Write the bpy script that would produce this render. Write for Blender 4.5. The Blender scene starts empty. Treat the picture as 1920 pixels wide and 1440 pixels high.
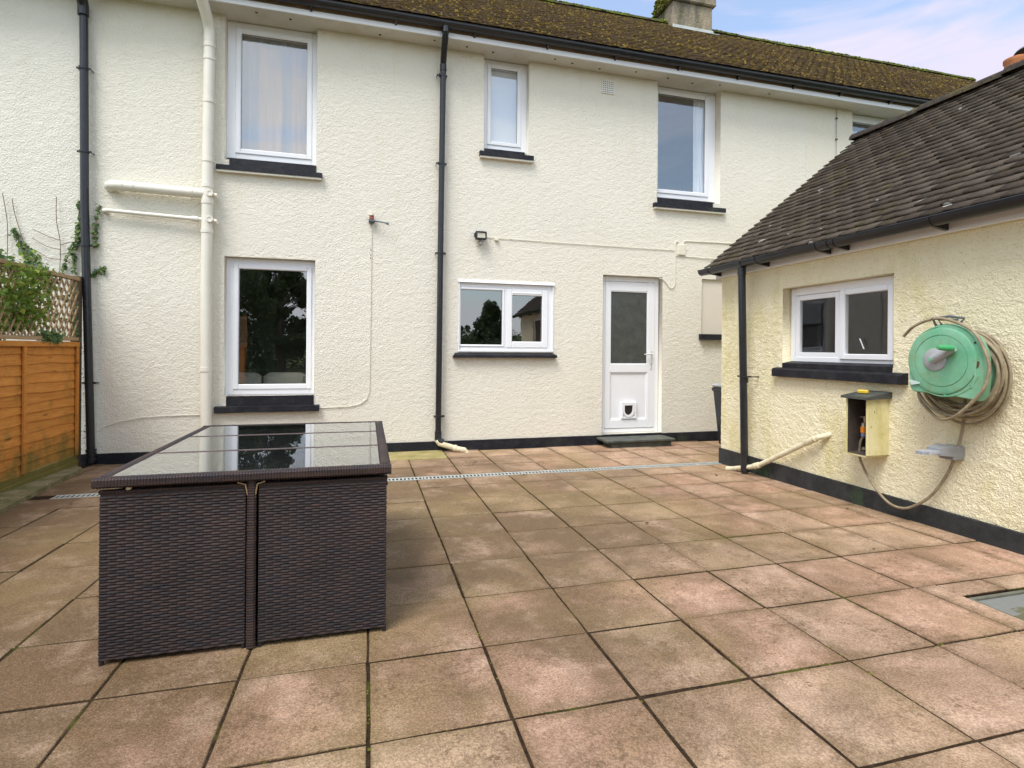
import bpy, math, random
import numpy as np
from mathutils import Vector, Matrix
random.seed(7)
S = bpy.context.scene
R = math.radians
PI = math.pi

# ------------------------------------------------------------------ camera
cd = bpy.data.cameras.new("camera"); cam = bpy.data.objects.new("camera", cd)
S.collection.objects.link(cam); S.camera = cam
cd.sensor_fit = 'HORIZONTAL'; cd.sensor_width = 36; cd.lens = 1009.1/1920*36
cd.shift_y = -65.3/1920; cd.clip_start = 0.05; cd.clip_end = 2000
cam.location = (0, 0, 1.25)
cam.rotation_euler = (Matrix.Rotation(-.26301, 3, 'Z') @ Matrix.Rotation(PI/2, 3, 'X') @ Matrix.Rotation(.00807, 3, 'Z')).to_euler()

# ------------------------------------------------------------------ world, sun
SUN_EL, SUN_AZ = R(58), R(226)          # azimuth clockwise from +Y (the sun stands behind the camera, to the left)
w = bpy.data.worlds.new("World"); S.world = w; w.use_nodes = True
nt = w.node_tree; nt.nodes.clear()
def N(t, k, **kw):
    n = t.nodes.new(k)
    for a, b in kw.items(): setattr(n, a, b)
    return n
out = N(nt, 'ShaderNodeOutputWorld'); bg = N(nt, 'ShaderNodeBackground')
sky = N(nt, 'ShaderNodeTexSky', sky_type='NISHITA', sun_disc=False)
sky.sun_elevation = SUN_EL; sky.sun_rotation = SUN_AZ; sky.air_density = 1.0; sky.dust_density = 1.6
tc = N(nt, 'ShaderNodeTexCoord')
mp = N(nt, 'ShaderNodeMapping'); mp.inputs['Scale'].default_value = (1.3, 1.3, 5.5); mp.inputs['Rotation'].default_value = (R(6), R(-9), R(20))
nz = N(nt, 'ShaderNodeTexNoise'); nz.inputs['Scale'].default_value = 2.1; nz.inputs['Detail'].default_value = 7; nz.inputs['Roughness'].default_value = .52; nz.inputs['Distortion'].default_value = .6
rp = N(nt, 'ShaderNodeValToRGB'); rp.color_ramp.elements[0].position = .44; rp.color_ramp.elements[1].position = .62
rp.color_ramp.elements[0].color = (.16, .16, .16, 1); rp.color_ramp.elements[1].color = (1, 1, 1, 1)
# heavier cloud behind the camera (towards -Y), its brightness raised to light the house wall
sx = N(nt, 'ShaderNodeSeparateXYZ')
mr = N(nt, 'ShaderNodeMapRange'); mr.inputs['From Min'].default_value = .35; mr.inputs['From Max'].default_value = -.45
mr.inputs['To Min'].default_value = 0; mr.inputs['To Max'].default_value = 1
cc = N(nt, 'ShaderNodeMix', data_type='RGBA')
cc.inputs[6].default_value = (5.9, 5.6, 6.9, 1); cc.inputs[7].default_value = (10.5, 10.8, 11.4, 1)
mx = N(nt, 'ShaderNodeMix', data_type='RGBA')
L = nt.links.new
L(tc.outputs['Generated'], mp.inputs['Vector']); L(mp.outputs[0], nz.inputs['Vector']); L(nz.outputs['Fac'], rp.inputs[0])
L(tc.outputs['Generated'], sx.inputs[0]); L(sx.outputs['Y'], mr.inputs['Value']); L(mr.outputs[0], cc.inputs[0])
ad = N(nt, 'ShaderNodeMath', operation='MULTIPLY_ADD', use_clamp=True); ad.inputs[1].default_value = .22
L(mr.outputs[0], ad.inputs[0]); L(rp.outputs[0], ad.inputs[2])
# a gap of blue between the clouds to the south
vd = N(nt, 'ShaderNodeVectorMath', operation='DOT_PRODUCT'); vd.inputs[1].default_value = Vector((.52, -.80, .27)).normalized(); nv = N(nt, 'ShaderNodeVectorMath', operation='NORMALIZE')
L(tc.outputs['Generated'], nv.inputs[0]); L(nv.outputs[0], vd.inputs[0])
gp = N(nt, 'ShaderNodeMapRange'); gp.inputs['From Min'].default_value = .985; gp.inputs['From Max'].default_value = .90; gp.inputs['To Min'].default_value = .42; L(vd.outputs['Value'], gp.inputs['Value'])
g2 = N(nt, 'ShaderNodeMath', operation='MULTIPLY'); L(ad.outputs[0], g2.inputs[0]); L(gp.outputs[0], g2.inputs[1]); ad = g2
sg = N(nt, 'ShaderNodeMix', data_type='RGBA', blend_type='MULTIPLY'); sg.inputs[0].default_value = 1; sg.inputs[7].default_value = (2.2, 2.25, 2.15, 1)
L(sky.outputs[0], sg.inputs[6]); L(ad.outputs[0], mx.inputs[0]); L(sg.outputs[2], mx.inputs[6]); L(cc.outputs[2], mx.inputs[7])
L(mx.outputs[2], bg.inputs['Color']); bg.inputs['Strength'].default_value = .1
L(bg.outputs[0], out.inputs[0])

sl = bpy.data.lights.new("sun", 'SUN'); sl.energy = 2.3; sl.angle = R(26); sl.color = (1, .975, .94)
so = bpy.data.objects.new("sun", sl); S.collection.objects.link(so)
sd = Vector((math.sin(SUN_AZ)*math.cos(SUN_EL), math.cos(SUN_AZ)*math.cos(SUN_EL), math.sin(SUN_EL)))
so.rotation_euler = sd.to_track_quat('Z', 'Y').to_euler(); so.location = sd*30
S.view_settings.view_transform = 'Standard'; S.view_settings.look = 'None'
S.view_settings.exposure = 0.55; S.view_settings.gamma = 1
S.render.engine = 'CYCLES'; S.cycles.max_bounces = 8; S.cycles.transparent_max_bounces = 12

# ------------------------------------------------------------------ materials
class M:
    """tiny node-graph builder"""
    def __init__(s, name):
        s.m = bpy.data.materials.new(name); s.m.use_nodes = True; s.t = s.m.node_tree; s.t.nodes.clear()
        s.o = N(s.t, 'ShaderNodeOutputMaterial'); s.b = N(s.t, 'ShaderNodeBsdfPrincipled')
        s.t.links.new(s.b.outputs[0], s.o.inputs[0]); s.tc = N(s.t, 'ShaderNodeTexCoord'); s.c = s.tc.outputs['Object']
    def set(s, sock, v):
        i = s.b.inputs[sock]
        if hasattr(v, 'links'): s.t.links.new(v, i)
        elif isinstance(v, tuple): i.default_value = (*v, 1)
        else: i.default_value = v
    def put(s, i, v):
        if hasattr(v, 'is_output'): s.t.links.new(v, i)
        elif isinstance(v, tuple) and len(v) == 3 and i.type == 'RGBA': i.default_value = (*v, 1)
        else: i.default_value = v
    def map(s, sc=(1, 1, 1), rot=(0, 0, 0), loc=(0, 0, 0)):
        n = N(s.t, 'ShaderNodeMapping'); n.inputs['Scale'].default_value = sc; n.inputs['Rotation'].default_value = rot; n.inputs['Location'].default_value = loc
        s.t.links.new(s.c, n.inputs[0]); return n.outputs[0]
    def noise(s, sc, det=4, ro=.55, vec=None, dist=0):
        n = N(s.t, 'ShaderNodeTexNoise'); n.inputs['Scale'].default_value = sc; n.inputs['Detail'].default_value = det
        n.inputs['Roughness'].default_value = ro; n.inputs['Distortion'].default_value = dist
        s.t.links.new(vec or s.c, n.inputs['Vector']); return n.outputs['Fac']
    def voro(s, sc, vec=None, feat='F1'):
        n = N(s.t, 'ShaderNodeTexVoronoi', feature=feat); n.inputs['Scale'].default_value = sc
        s.t.links.new(vec or s.c, n.inputs['Vector']); return n.outputs['Distance']
    def ramp(s, f, a, b, ca=(0, 0, 0), cb=(1, 1, 1)):
        n = N(s.t, 'ShaderNodeValToRGB'); e = n.color_ramp.elements
        e[0].position = a; e[1].position = b; e[0].color = (*ca, 1); e[1].color = (*cb, 1)
        s.t.links.new(f, n.inputs[0]); return n.outputs[0]
    def mix(s, f, a, b, mode='MIX'):
        n = N(s.t, 'ShaderNodeMix', data_type='RGBA', blend_type=mode); s.put(n.inputs[0], f); s.put(n.inputs[6], a); s.put(n.inputs[7], b); return n.outputs[2]
    def math(s, op, a, b, clamp=False):
        n = N(s.t, 'ShaderNodeMath', operation=op, use_clamp=clamp); s.put(n.inputs[0], a); s.put(n.inputs[1], b); return n.outputs[0]
    def axis(s, k):
        n = N(s.t, 'ShaderNodeSeparateXYZ'); s.t.links.new(s.c, n.inputs[0]); return n.outputs[k]
    def rng(s, v, a, b):
        n = N(s.t, 'ShaderNodeMapRange'); n.inputs['From Min'].default_value = a; n.inputs['From Max'].default_value = b; s.t.links.new(v, n.inputs['Value']); return n.outputs[0]
    def island(s):
        return N(s.t, 'ShaderNodeNewGeometry').outputs['Random Per Island']
    def bump(s, h, d=.01, st=1):
        n = N(s.t, 'ShaderNodeBump'); n.inputs['Distance'].default_value = d; n.inputs['Strength'].default_value = st
        s.t.links.new(h, n.inputs['Height']); s.t.links.new(n.outputs[0], s.b.inputs['Normal'])
    def fin(s, col=None, rough=.6, spec=None, metal=None):
        if col is not None: s.put(s.b.inputs['Base Color'], col)
        s.put(s.b.inputs['Roughness'], rough)
        if spec is not None: s.b.inputs['Specular IOR Level'].default_value = spec
        if metal is not None: s.b.inputs['Metallic'].default_value = metal
        return s.m

def plain(name, col, rough=.5, var=.12, sc=6, bumpd=0, bsc=60, metal=None, spec=None):
    m = M(name); n = m.noise(sc, 5, .6)
    c = m.mix(m.ramp(n, .3, .7), tuple(x*(1-var) for x in col), tuple(min(1, x*(1+var)) for x in col))
    if bumpd: m.bump(m.noise(bsc, 4, .6), bumpd)
    return m.fin(c, rough, spec, metal)

def render_wall(name, base, dirt, sc, bd, stain=None):
    m = M(name)
    c = m.mix(m.ramp(m.noise(1.1, 5, .6), .3, .75), tuple(x*.965 for x in base), base)
    c = m.mix(m.math('MULTIPLY', m.ramp(m.noise(sc*.8, 3, .6), .56, .72), .35), c, dirt)
    c = m.mix(m.math('MULTIPLY', m.ramp(m.noise(2.0, 6, .7, m.map((3.2, 3.2, .35))), .52, .75), .26), c, dirt)
    if stain:
        v = m.noise(2.2, 6, .7, m.map((1, 1, .45)))
        z = m.axis(2)
        low = m.math('SUBTRACT', 1.0, m.rng(z, 0, 1.3), True)
        f = m.math('MULTIPLY', m.ramp(m.math('ADD', v, m.math('MULTIPLY', low, .12)), .55, .74), .8)
        c = m.mix(f, c, stain)
        c = m.mix(m.math('MULTIPLY', m.ramp(m.noise(95, 2, .5), .66, .72), .55), c, (.10, .09, .055))
    a = m.noise(sc, 4, .62, dist=.8); b = m.voro(sc*1.5)
    h = m.math('ADD', a, m.math('MULTIPLY', b, .5))
    m.bump(h, bd, 1)
    return m.fin(c, .75, .25)

MW = render_wall('cream_render', (.755, .72, .615), (.66, .59, .41), 44, .0075)
MWL = render_wall('white_render', (.75, .72, .63), (.64, .59, .45), 44, .0075)
MWR = render_wall('cream_render_right', (.745, .705, .585), (.64, .57, .40), 46, .006)
MY = render_wall('yellow_roughcast', (.88, .805, .565), (.68, .56, .28), 60, .009, stain=(.66, .59, .27))
def black_paint():
    m = M('black_masonry_paint')
    c = m.mix(m.ramp(m.noise(7, 6, .7), .45, .7), (.012, .012, .017), (.030, .031, .033))
    c = m.mix(m.math('MULTIPLY', m.ramp(m.noise(2.3, 5, .7), .6, .72), .5), c, (.055, .075, .035))
    m.bump(m.noise(70, 3, .6), .004); return m.fin(c, .55, .25)
MB = black_paint()
MWING_B = M('dark_plinth_paint'); _m = MWING_B
_c = _m.mix(_m.ramp(_m.noise(5, 6, .7), .4, .7), (.022, .023, .024), (.05, .051, .05)); _c = _m.mix(_m.math('MULTIPLY', _m.ramp(_m.noise(3, 6, .75), .56, .68), .7), _c, (.05, .09, .04))
_m.bump(_m.noise(80, 3, .6), .004); MWING_B = _m.fin(_c, .7, .3)
MBP = plain('black_plastic', (.015, .016, .02), .28, .3, 12)
MUP = plain('white_upvc', (.80, .81, .83), .3, .02, 3)
MUPC = plain('cream_upvc', (.74, .72, .64), .35, .05, 4)
MCRP = plain('cream_pipe', (.74, .71, .61), .4, .05, 3)
MDP = M('old_cream_pipe'); _m = MDP; _c = _m.mix(_m.ramp(_m.noise(14, 5, .7), .45, .7), (.72, .66, .47), (.48, .40, .25)); MDP = _m.fin(_c, .5)
MBR = plain('brown_board', (.26, .19, .14), .7, .3, 5)
MSO = M('soffit_paint'); _m = MSO; _c = _m.mix(_m.ramp(_m.noise(3, 6, .7), .5, .75), (.62, .61, .56), (.50, .47, .37)); MSO = _m.fin(_c, .5)
MRU = plain('rust', (.16, .08, .03), .8, .3)
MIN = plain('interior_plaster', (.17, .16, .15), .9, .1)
MDK = plain('dark_void', (.02, .02, .02), .9, .1)
MNET = M('net_curtain')
def net(name, col, trans):
    m = M(name); m.fin(m.mix(m.ramp(m.noise(9, 4, .6, m.map((6, 1, .4))), .3, .7), tuple(x*.85 for x in col), col), .9, .1)
    tr = N(m.t, 'ShaderNodeBsdfTransparent'); mxs = N(m.t, 'ShaderNodeMixShader'); mxs.inputs[0].default_value = trans
    m.t.links.new(m.b.outputs[0], mxs.inputs[1]); m.t.links.new(tr.outputs[0], mxs.inputs[2]); m.t.links.new(mxs.outputs[0], m.o.inputs[0]); return m.m
MNET = net('net_curtain_white', (.40, .46, .54), .50)
MCUR = plain('orange_curtain', (.90, .55, .22), .9, .15)
MWC = plain('white_curtain', (.78, .79, .82), .9, .05)
MBL = plain('pale_blind', (.66, .67, .71), .9, .02)

def glass(name, ior=1.7, tint=(.96, .98, .975), wavy=0, rough=.0):
    m = M(name); t = m.t
    g = N(t, 'ShaderNodeBsdfGlossy'); g.inputs['Roughness'].default_value = rough; g.inputs['Color'].default_value = (.96, .98, 1, 1)
    tr = N(t, 'ShaderNodeBsdfTransparent'); tr.inputs['Color'].default_value = (*tint, 1)
    ge = N(t, 'ShaderNodeNewGeometry'); dp = N(t, 'ShaderNodeVectorMath', operation='DOT_PRODUCT'); t.links.new(ge.outputs['Incoming'], dp.inputs[0]); t.links.new(ge.outputs['Normal'], dp.inputs[1])
    k = m.math('SUBTRACT', 1.0, m.math('ABSOLUTE', dp.outputs['Value'], 0.0)); r0 = ((ior-1)/(ior+1))**2
    fr = m.math('ADD', m.math('MULTIPLY', m.math('POWER', k, 5.0), 1-r0), r0)
    ms = N(t, 'ShaderNodeMixShader')
    if wavy:
        b = N(t, 'ShaderNodeBump'); b.inputs['Distance'].default_value = wavy; t.links.new(m.noise(1.6, 2, .4), b.inputs['Height'])
        t.links.new(b.outputs[0], g.inputs['Normal']);
    iv_ = m.math('SUBTRACT', 1.0, fr); f2 = m.math('SUBTRACT', 1.0, m.math('MULTIPLY', iv_, iv_))   # both faces of the sheet reflect
    t.links.new(f2, ms.inputs[0]); t.links.new(tr.outputs[0], ms.inputs[1]); t.links.new(g.outputs[0], ms.inputs[2]); t.links.new(ms.outputs[0], m.o.inputs[0])
    return m.m
MG = glass('window_glass', 2.1, wavy=.003)
MGW = glass('old_window_glass', 1.5, wavy=.004)
MTG = glass('table_glass', 1.7, (.75, .78, .78))
MOB = M('obscure_glass'); _m = MOB; _m.bump(_m.noise(38, 3, .5, dist=2), .006); MOB = _m.fin(_m.mix(_m.ramp(_m.noise(9, 4, .7), .3, .7), (.045, .05, .047), (.075, .08, .075)), .22, .6)

def paving():
    m = M('concrete_slab'); r = m.island()
    r2 = m.math('FRACT', m.math('MULTIPLY', r, 17.31), 0.0); r3 = m.math('FRACT', m.math('MULTIPLY', r, 91.7), 0.0)
    c = m.mix(r2, (.66, .445, .325), (.64, .455, .315))
    c = m.mix(m.math('MULTIPLY', m.math('GREATER_THAN', r3, .72), .65), c, (.69, .42, .31))
    c = m.mix(m.ramp(m.noise(2.3, 5, .65), .3, .75), m.mix(1, c, (.82, .80, .77), 'MULTIPLY'), c)
    # brown weathering, heaviest in the middle and to the left of the yard
    st = m.noise(1.5, 7, .68, dist=.4)
    g = N(m.t, 'ShaderNodeTexGradient', gradient_type='SPHERICAL'); m.t.links.new(m.map((.30, .30, .3), (0, 0, 0), (-.09, -1.17, 0)), g.inputs[0])
    g2 = N(m.t, 'ShaderNodeTexGradient', gradient_type='SPHERICAL'); m.t.links.new(m.map((.45, .22, .3), (0, 0, 0), (1.05, -.9, 0)), g2.inputs[0])
    bias = m.math('ADD', m.math('MULTIPLY', g.outputs[1], .36), m.math('MULTIPLY', g2.outputs[1], .42))
    sf = m.ramp(m.math('ADD', st, bias), .42, .76)
    c = m.mix(m.math('MULTIPLY', sf, .85), c, (.105, .066, .026))
    c = m.mix(m.math('MULTIPLY', m.ramp(m.noise(5.5, 7, .75, dist=.6), .54, .70), .55), c, (.15, .098, .05))
    # dirt gathered along the joints
    def edge(k, o):
        f = m.math('FRACT', m.math('DIVIDE', m.math('SUBTRACT', m.axis(k), o), .45), 0.0); return m.math('MINIMUM', f, m.math('SUBTRACT', 1.0, f))
    ed = m.math('MINIMUM', edge(0, .013), edge(1, 1.670))
    ef = m.math('MULTIPLY', m.ramp(m.math('ADD', ed, m.math('MULTIPLY', m.math('SUBTRACT', m.noise(7, 7, .8), .5), .6)), .0, .12, (1, 1, 1), (0, 0, 0)), .6)
    c = m.mix(ef, c, (.17, .11, .055))
    # every slab has weathered in its own way
    cv_ = N(m.t, 'ShaderNodeCombineXYZ'); m.t.links.new(m.math('MULTIPLY', r, 57.0), cv_.inputs[0]); m.t.links.new(m.math('MULTIPLY', r2, 31.0), cv_.inputs[1])
    va = N(m.t, 'ShaderNodeVectorMath', operation='ADD'); m.t.links.new(m.c, va.inputs[0]); m.t.links.new(cv_.outputs[0], va.inputs[1])
    own = m.noise(3.1, 8, .72, va.outputs[0])
    c = m.mix(m.math('MULTIPLY', m.ramp(own, .42, .74), m.math('ADD', .15, m.math('MULTIPLY', r3, .55))), c, (.19, .115, .05))
    c = m.mix(m.math('MULTIPLY', m.ramp(m.noise(18, 6, .8, va.outputs[0]), .52, .72), .42), c, (.20, .13, .075))
    c = m.mix(m.math('MULTIPLY', m.ramp(own, .28, .48, (1, 1, 1), (0, 0, 0)), .4), c, (.74, .54, .40))
    # olive algae film
    c = m.mix(m.math('MULTIPLY', m.ramp(m.noise(.9, 5, .6, m.map((1, 1, 1), (0, 0, 0), (4, 2, 0))), .46, .70), .5), c, (.37, .275, .12))
    # aggregate speckle and lichen spots
    c = m.mix(m.math('MULTIPLY', m.ramp(m.noise(120, 4, .75), .42, .60), .8), m.mix(1, c, (.66, .64, .62), 'MULTIPLY'), m.mix(1, c, (1.2, 1.2, 1.18), 'MULTIPLY'))
    c = m.mix(m.math('MULTIPLY', m.ramp(m.noise(260, 2, .6), .64, .70), .5), c, (.62, .52, .42))
    lm = m.math('MULTIPLY', m.ramp(m.noise(38, 5, .75), .54, .60), m.ramp(m.noise(2.6, 6, .7, m.map((1, 1, 1), (0, 0, 0), (9, 7, 0))), .47, .58))
    c = m.mix(m.math('MULTIPLY', lm, .75), c, (.13, .078, .04))
    m.bump(m.math('ADD', m.noise(150, 3, .7), m.math('MULTIPLY', m.noise(14, 4, .6), .9)), .0045)
    return m.fin(c, m.rng(st, 1.2, .1), .25)
MPAV = paving()
MJ = M('joint_dirt'); _m = MJ
_c = _m.mix(_m.ramp(_m.noise(30, 5, .7), .35, .65), (.022, .014, .009), (.06, .038, .02)); _c = _m.mix(_m.ramp(_m.noise(3.2, 6, .7), .56, .66), _c, (.075, .085, .012))
_m.bump(_m.noise(90, 4, .7), .012); MJ = _m.fin(_c, .95, .1)
MMOSS = M('moss'); _m = MMOSS; _c = _m.mix(_m.ramp(_m.noise(25, 5, .7), .3, .7), (.07, .09, .012), (.20, .19, .03)); _m.bump(_m.noise(120, 4, .7), .01); MMOSS = _m.fin(_c, .95, .1)

MRM = M('roof_moss'); _m = MRM; _c = _m.mix(_m.ramp(_m.noise(2.2, 6, .75), .42, .6), (.15, .09, .026), (.24, .18, .03)); _c = _m.mix(_m.rng(_m.axis(2), 7.6, 8.0), _c, (.17, .20, .03)); _m.bump(_m.noise(90, 4, .7), .01); MRM = _m.fin(_c, .95, .1)
def tile_main():
    m = M('mossy_tile'); r = m.island()
    c = m.mix(r, (.10, .068, .048), (.17, .125, .09))
    c = m.mix(m.math('MULTIPLY', m.ramp(m.noise(4.5, 7, .75), .45, .62), .75), c, (.18, .115, .032))
    c = m.mix(m.math('MULTIPLY', m.ramp(m.noise(13, 5, .75), .52, .64), .8), c, (.27, .20, .035))
    c = m.mix(m.math('MULTIPLY', m.ramp(m.noise(30, 3, .6), .68, .72), .7), c, (.30, .27, .22))
    c = m.mix(m.math('MULTIPLY', m.ramp(m.noise(24, 4, .7), .5, .62), .55), c, (.07, .045, .025)); m.bump(m.noise(22, 5, .75), .05); return m.fin(c, .95, .1)
def tile_wing():
    m = M('dark_tile'); r = m.island()
    c = m.mix(r, (.066, .052, .040), (.125, .104, .082))
    c = m.mix(m.math('MULTIPLY', m.ramp(m.noise(2.6, 6, .75), .56, .68), .7), c, (.12, .095, .03))
    c = m.mix(m.math('MULTIPLY', m.ramp(m.noise(16, 5, .75), .55, .7), .5), c, (.12, .075, .045))
    c = m.mix(m.ramp(m.noise(9, 3, .55, m.map((1, .42, 1))), .70, .712), c, (.46, .45, .41))
    m.bump(m.noise(40, 5, .75), .014); return m.fin(c, .9, .15)
MT1 = tile_main(); MT2 = tile_wing()
MRG = M('mossy_ridge'); _m = MRG; _c = _m.mix(_m.ramp(_m.noise(6, 6, .75), .40, .58), (.07, .055, .04), (.11, .14, .015)); _m.bump(_m.noise(30, 5, .7), .04); MRG = _m.fin(_c, .95, .1)
MRG2 = M('wing_ridge'); _m = MRG2; _c = _m.mix(_m.ramp(_m.noise(4, 6, .75), .5, .68), (.055, .046, .04), (.14, .115, .04)); _m.bump(_m.noise(30, 5, .7), .03); MRG2 = _m.fin(_c, .95, .1)
def chim():
    m = M('chimney_render'); v = m.map((1, 1, .25))
    c = m.mix(m.ramp(m.noise(4, 6, .75, v), .35, .7), (.13, .12, .10), (.42, .35, .24)); c = m.mix(m.ramp(m.noise(2.6, 5, .7, v), .55, .68), c, (.10, .10, .03))
    m.bump(m.noise(20, 5, .7), .03); return m.fin(c, .9, .2)
MCH = chim()
MLEAD = plain('lead_flashing', (.42, .44, .42), .6, .2, 5, .01, 10)
MTER = plain('terracotta', (.48, .18, .07), .8, .25, 9)
MSLATE = M('slate'); _m = MSLATE; _c = _m.mix(_m.ramp(_m.noise(9, 6, .7), .35, .7), (.045, .05, .045), (.10, .11, .095)); _c = _m.mix(_m.math('MULTIPLY', _m.ramp(_m.noise(5, 5, .7), .56, .66), .5), _c, (.09, .11, .03)); _m.bump(_m.noise(22, 4, .6), .008); MSLATE = _m.fin(_c, .6, .4)
def wood(name, a, b, knot, green=0, axis=1):
    m = M(name); r = m.island(); sc = [26, 26, 26]; sc[axis] = 2.0
    c = m.mix(m.ramp(m.noise(1.6, 6, .65, m.map(tuple(sc)), dist=.6), .3, .7), a, b)
    c = m.mix(m.math('MULTIPLY', r, .35), c, tuple(x*.6 for x in a))
    kv = [7, 7, 9]; kv[axis] = 2.6
    c = m.mix(m.math('MULTIPLY', m.ramp(m.voro(1.0, m.map(tuple(kv))), .06, .16, (1, 1, 1), (0, 0, 0)), .8), c, knot)
    c = m.mix(m.math('MULTIPLY', m.ramp(m.noise(3, 5, .7), .5, .75), .35), c, tuple(x*.55 for x in a))
    if green:
        z = m.axis(2); f = m.math('SUBTRACT', 1.0, m.rng(z, .08, .42), True)
        c = m.mix(m.math('MULTIPLY', m.ramp(m.math('ADD', m.noise(5, 5, .7), m.math('MULTIPLY', f, .3)), .52, .78), .8), c, (.15, .13, .03))
    m.bump(m.noise(1.6, 6, .7, m.map(tuple(sc))), .004); return m.fin(c, .75, .2)
MFE = wood('fence_stain', (.56, .205, .036), (.72, .31, .068), (.17, .06, .016), 1)
MFB = wood('mossy_board', (.22, .17, .06), (.34, .24, .09), (.10, .08, .03), 1)
MTR = wood('trellis_wood', (.33, .22, .12), (.48, .35, .20), (.10, .07, .035))
MKC = M('mossy_concrete'); _m = MKC; _c = _m.mix(_m.ramp(_m.noise(6, 6, .75), .4, .62), (.30, .25, .15), (.14, .135, .05)); _c = _m.mix(_m.ramp(_m.noise(14, 4, .6, _m.map((1, .5, 1))), .68, .71), _c, (.50, .44, .33)); _m.bump(_m.noise(25, 5, .7), .012); MKC = _m.fin(_c, .95, .1)
def rattan():
    m = M('rattan_strand')
    f = m.noise(1, 4, .7, m.map((9, 9, 120))); g = m.noise(1.4, 2, .5)
    c = m.mix(m.ramp(m.math('ADD', f, m.math('MULTIPLY', m.math('SUBTRACT', g, .5), .35)), .42, .58), (.028, .023, .026), (.056, .034, .027))
    c = m.mix(m.ramp(m.noise(5, 3, .5), .35, .7), m.mix(1, c, (.7, .7, .7), 'MULTIPLY'), c)
    return m.fin(c, .5, .35)
MRA = rattan()
MRD = plain('rattan_backing', (.012, .011, .013), .8, .2)
MRW = plain('rattan_wrap', (.085, .06, .055), .4, .35, 40)
MGAL = plain('galvanised_grate', (.50, .54, .52), .45, .15, 15, metal=.3)
MGR = M('reel_green'); _m = MGR
_c = _m.mix(_m.ramp(_m.noise(5, 5, .65), .35, .7), (.13, .38, .22), (.26, .49, .34)); _c = _m.mix(_m.math('MULTIPLY', _m.ramp(_m.noise(9, 6, .75), .50, .66), .6), _c, (.20, .30, .13)); MGR = _m.fin(_c, .5, .35)
MGRD = plain('bright_green', (.06, .36, .13), .45, .1)
MGRY = plain('grey_plastic', (.26, .27, .28), .5, .15, 12)
MGRL = plain('reel_hub_grey', (.34, .35, .36), .5, .1, 12)
MHOSE = M('hose'); _m = MHOSE; _c = _m.mix(_m.ramp(_m.noise(16, 4, .7), .4, .65), (.24, .19, .12), (.34, .28, .18)); _c = _m.mix(_m.math('MULTIPLY', _m.ramp(_m.noise(40, 3, .6), .55, .7), .5), _c, (.14, .10, .05)); MHOSE = _m.fin(_c, .5, .35)
MORG = plain('orange_plastic', (.85, .27, .02), .4, .05)
MYEL = plain('yellow_sponge', (.72, .50, .05), .8, .15, 20)
MBRS = plain('brass', (.62, .52, .36), .4, .2, metal=.5)
MBOX = M('painted_timber'); _m = MBOX; _c = _m.mix(_m.ramp(_m.noise(4, 5, .7, _m.map((2, 2, .6))), .4, .68), (.72, .66, .38), (.52, .46, .13)); _c = _m.mix(_m.ramp(_m.noise(11, 5, .8), .63, .65), _c, (.07, .055, .03)); _m.bump(_m.noise(30, 4, .6), .003); MBOX = _m.fin(_c, .6)
MDW = plain('dark_timber_and_shade', (.06, .045, .035), .8, .4, 8)
MSIG = plain('junction_cream', (.70, .66, .54), .5, .03)
def leafm(name, a, b, c3):
    m = M(name); r = m.island(); c = m.mix(r, a, b); c = m.mix(m.math('GREATER_THAN', m.math('FRACT', m.math('MULTIPLY', r, 13.7), 0.0), .86), c, c3)
    m.fin(c, .5, .35); tl = N(m.t, 'ShaderNodeBsdfTranslucent'); m.t.links.new(c, tl.inputs[0]); ms = N(m.t, 'ShaderNodeMixShader'); ms.inputs[0].default_value = .3
    m.t.links.new(m.b.outputs[0], ms.inputs[1]); m.t.links.new(tl.outputs[0], ms.inputs[2]); m.t.links.new(ms.outputs[0], m.o.inputs[0]); return m.m
MIVY = leafm('ivy_leaf', (.06, .13, .045), (.12, .20, .065), (.22, .30, .08))
MSHR = leafm('shrub_leaf', (.11, .19, .03), (.22, .32, .05), (.36, .42, .08))
MTRE = leafm('tree_leaf', (.05, .085, .03), (.10, .145, .045), (.15, .19, .06))
MSTEM = plain('bare_stem', (.20, .14, .09), .9, .3)
MBARK = plain('bark', (.10, .075, .05), .95, .3, 10, .03, 20)
MGRS = M('grass_ground'); _m = MGRS; MGRS = _m.fin(_m.mix(_m.ramp(_m.noise(.4, 7, .7), .35, .65), (.05, .065, .02), (.10, .11, .035)), .95, .1)
MSOFA = plain('sofa_cloth', (.55, .50, .42), .9, .08)
MDIRT = plain('dead_leaf', (.11, .06, .025), .9, .4, 20)

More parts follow.
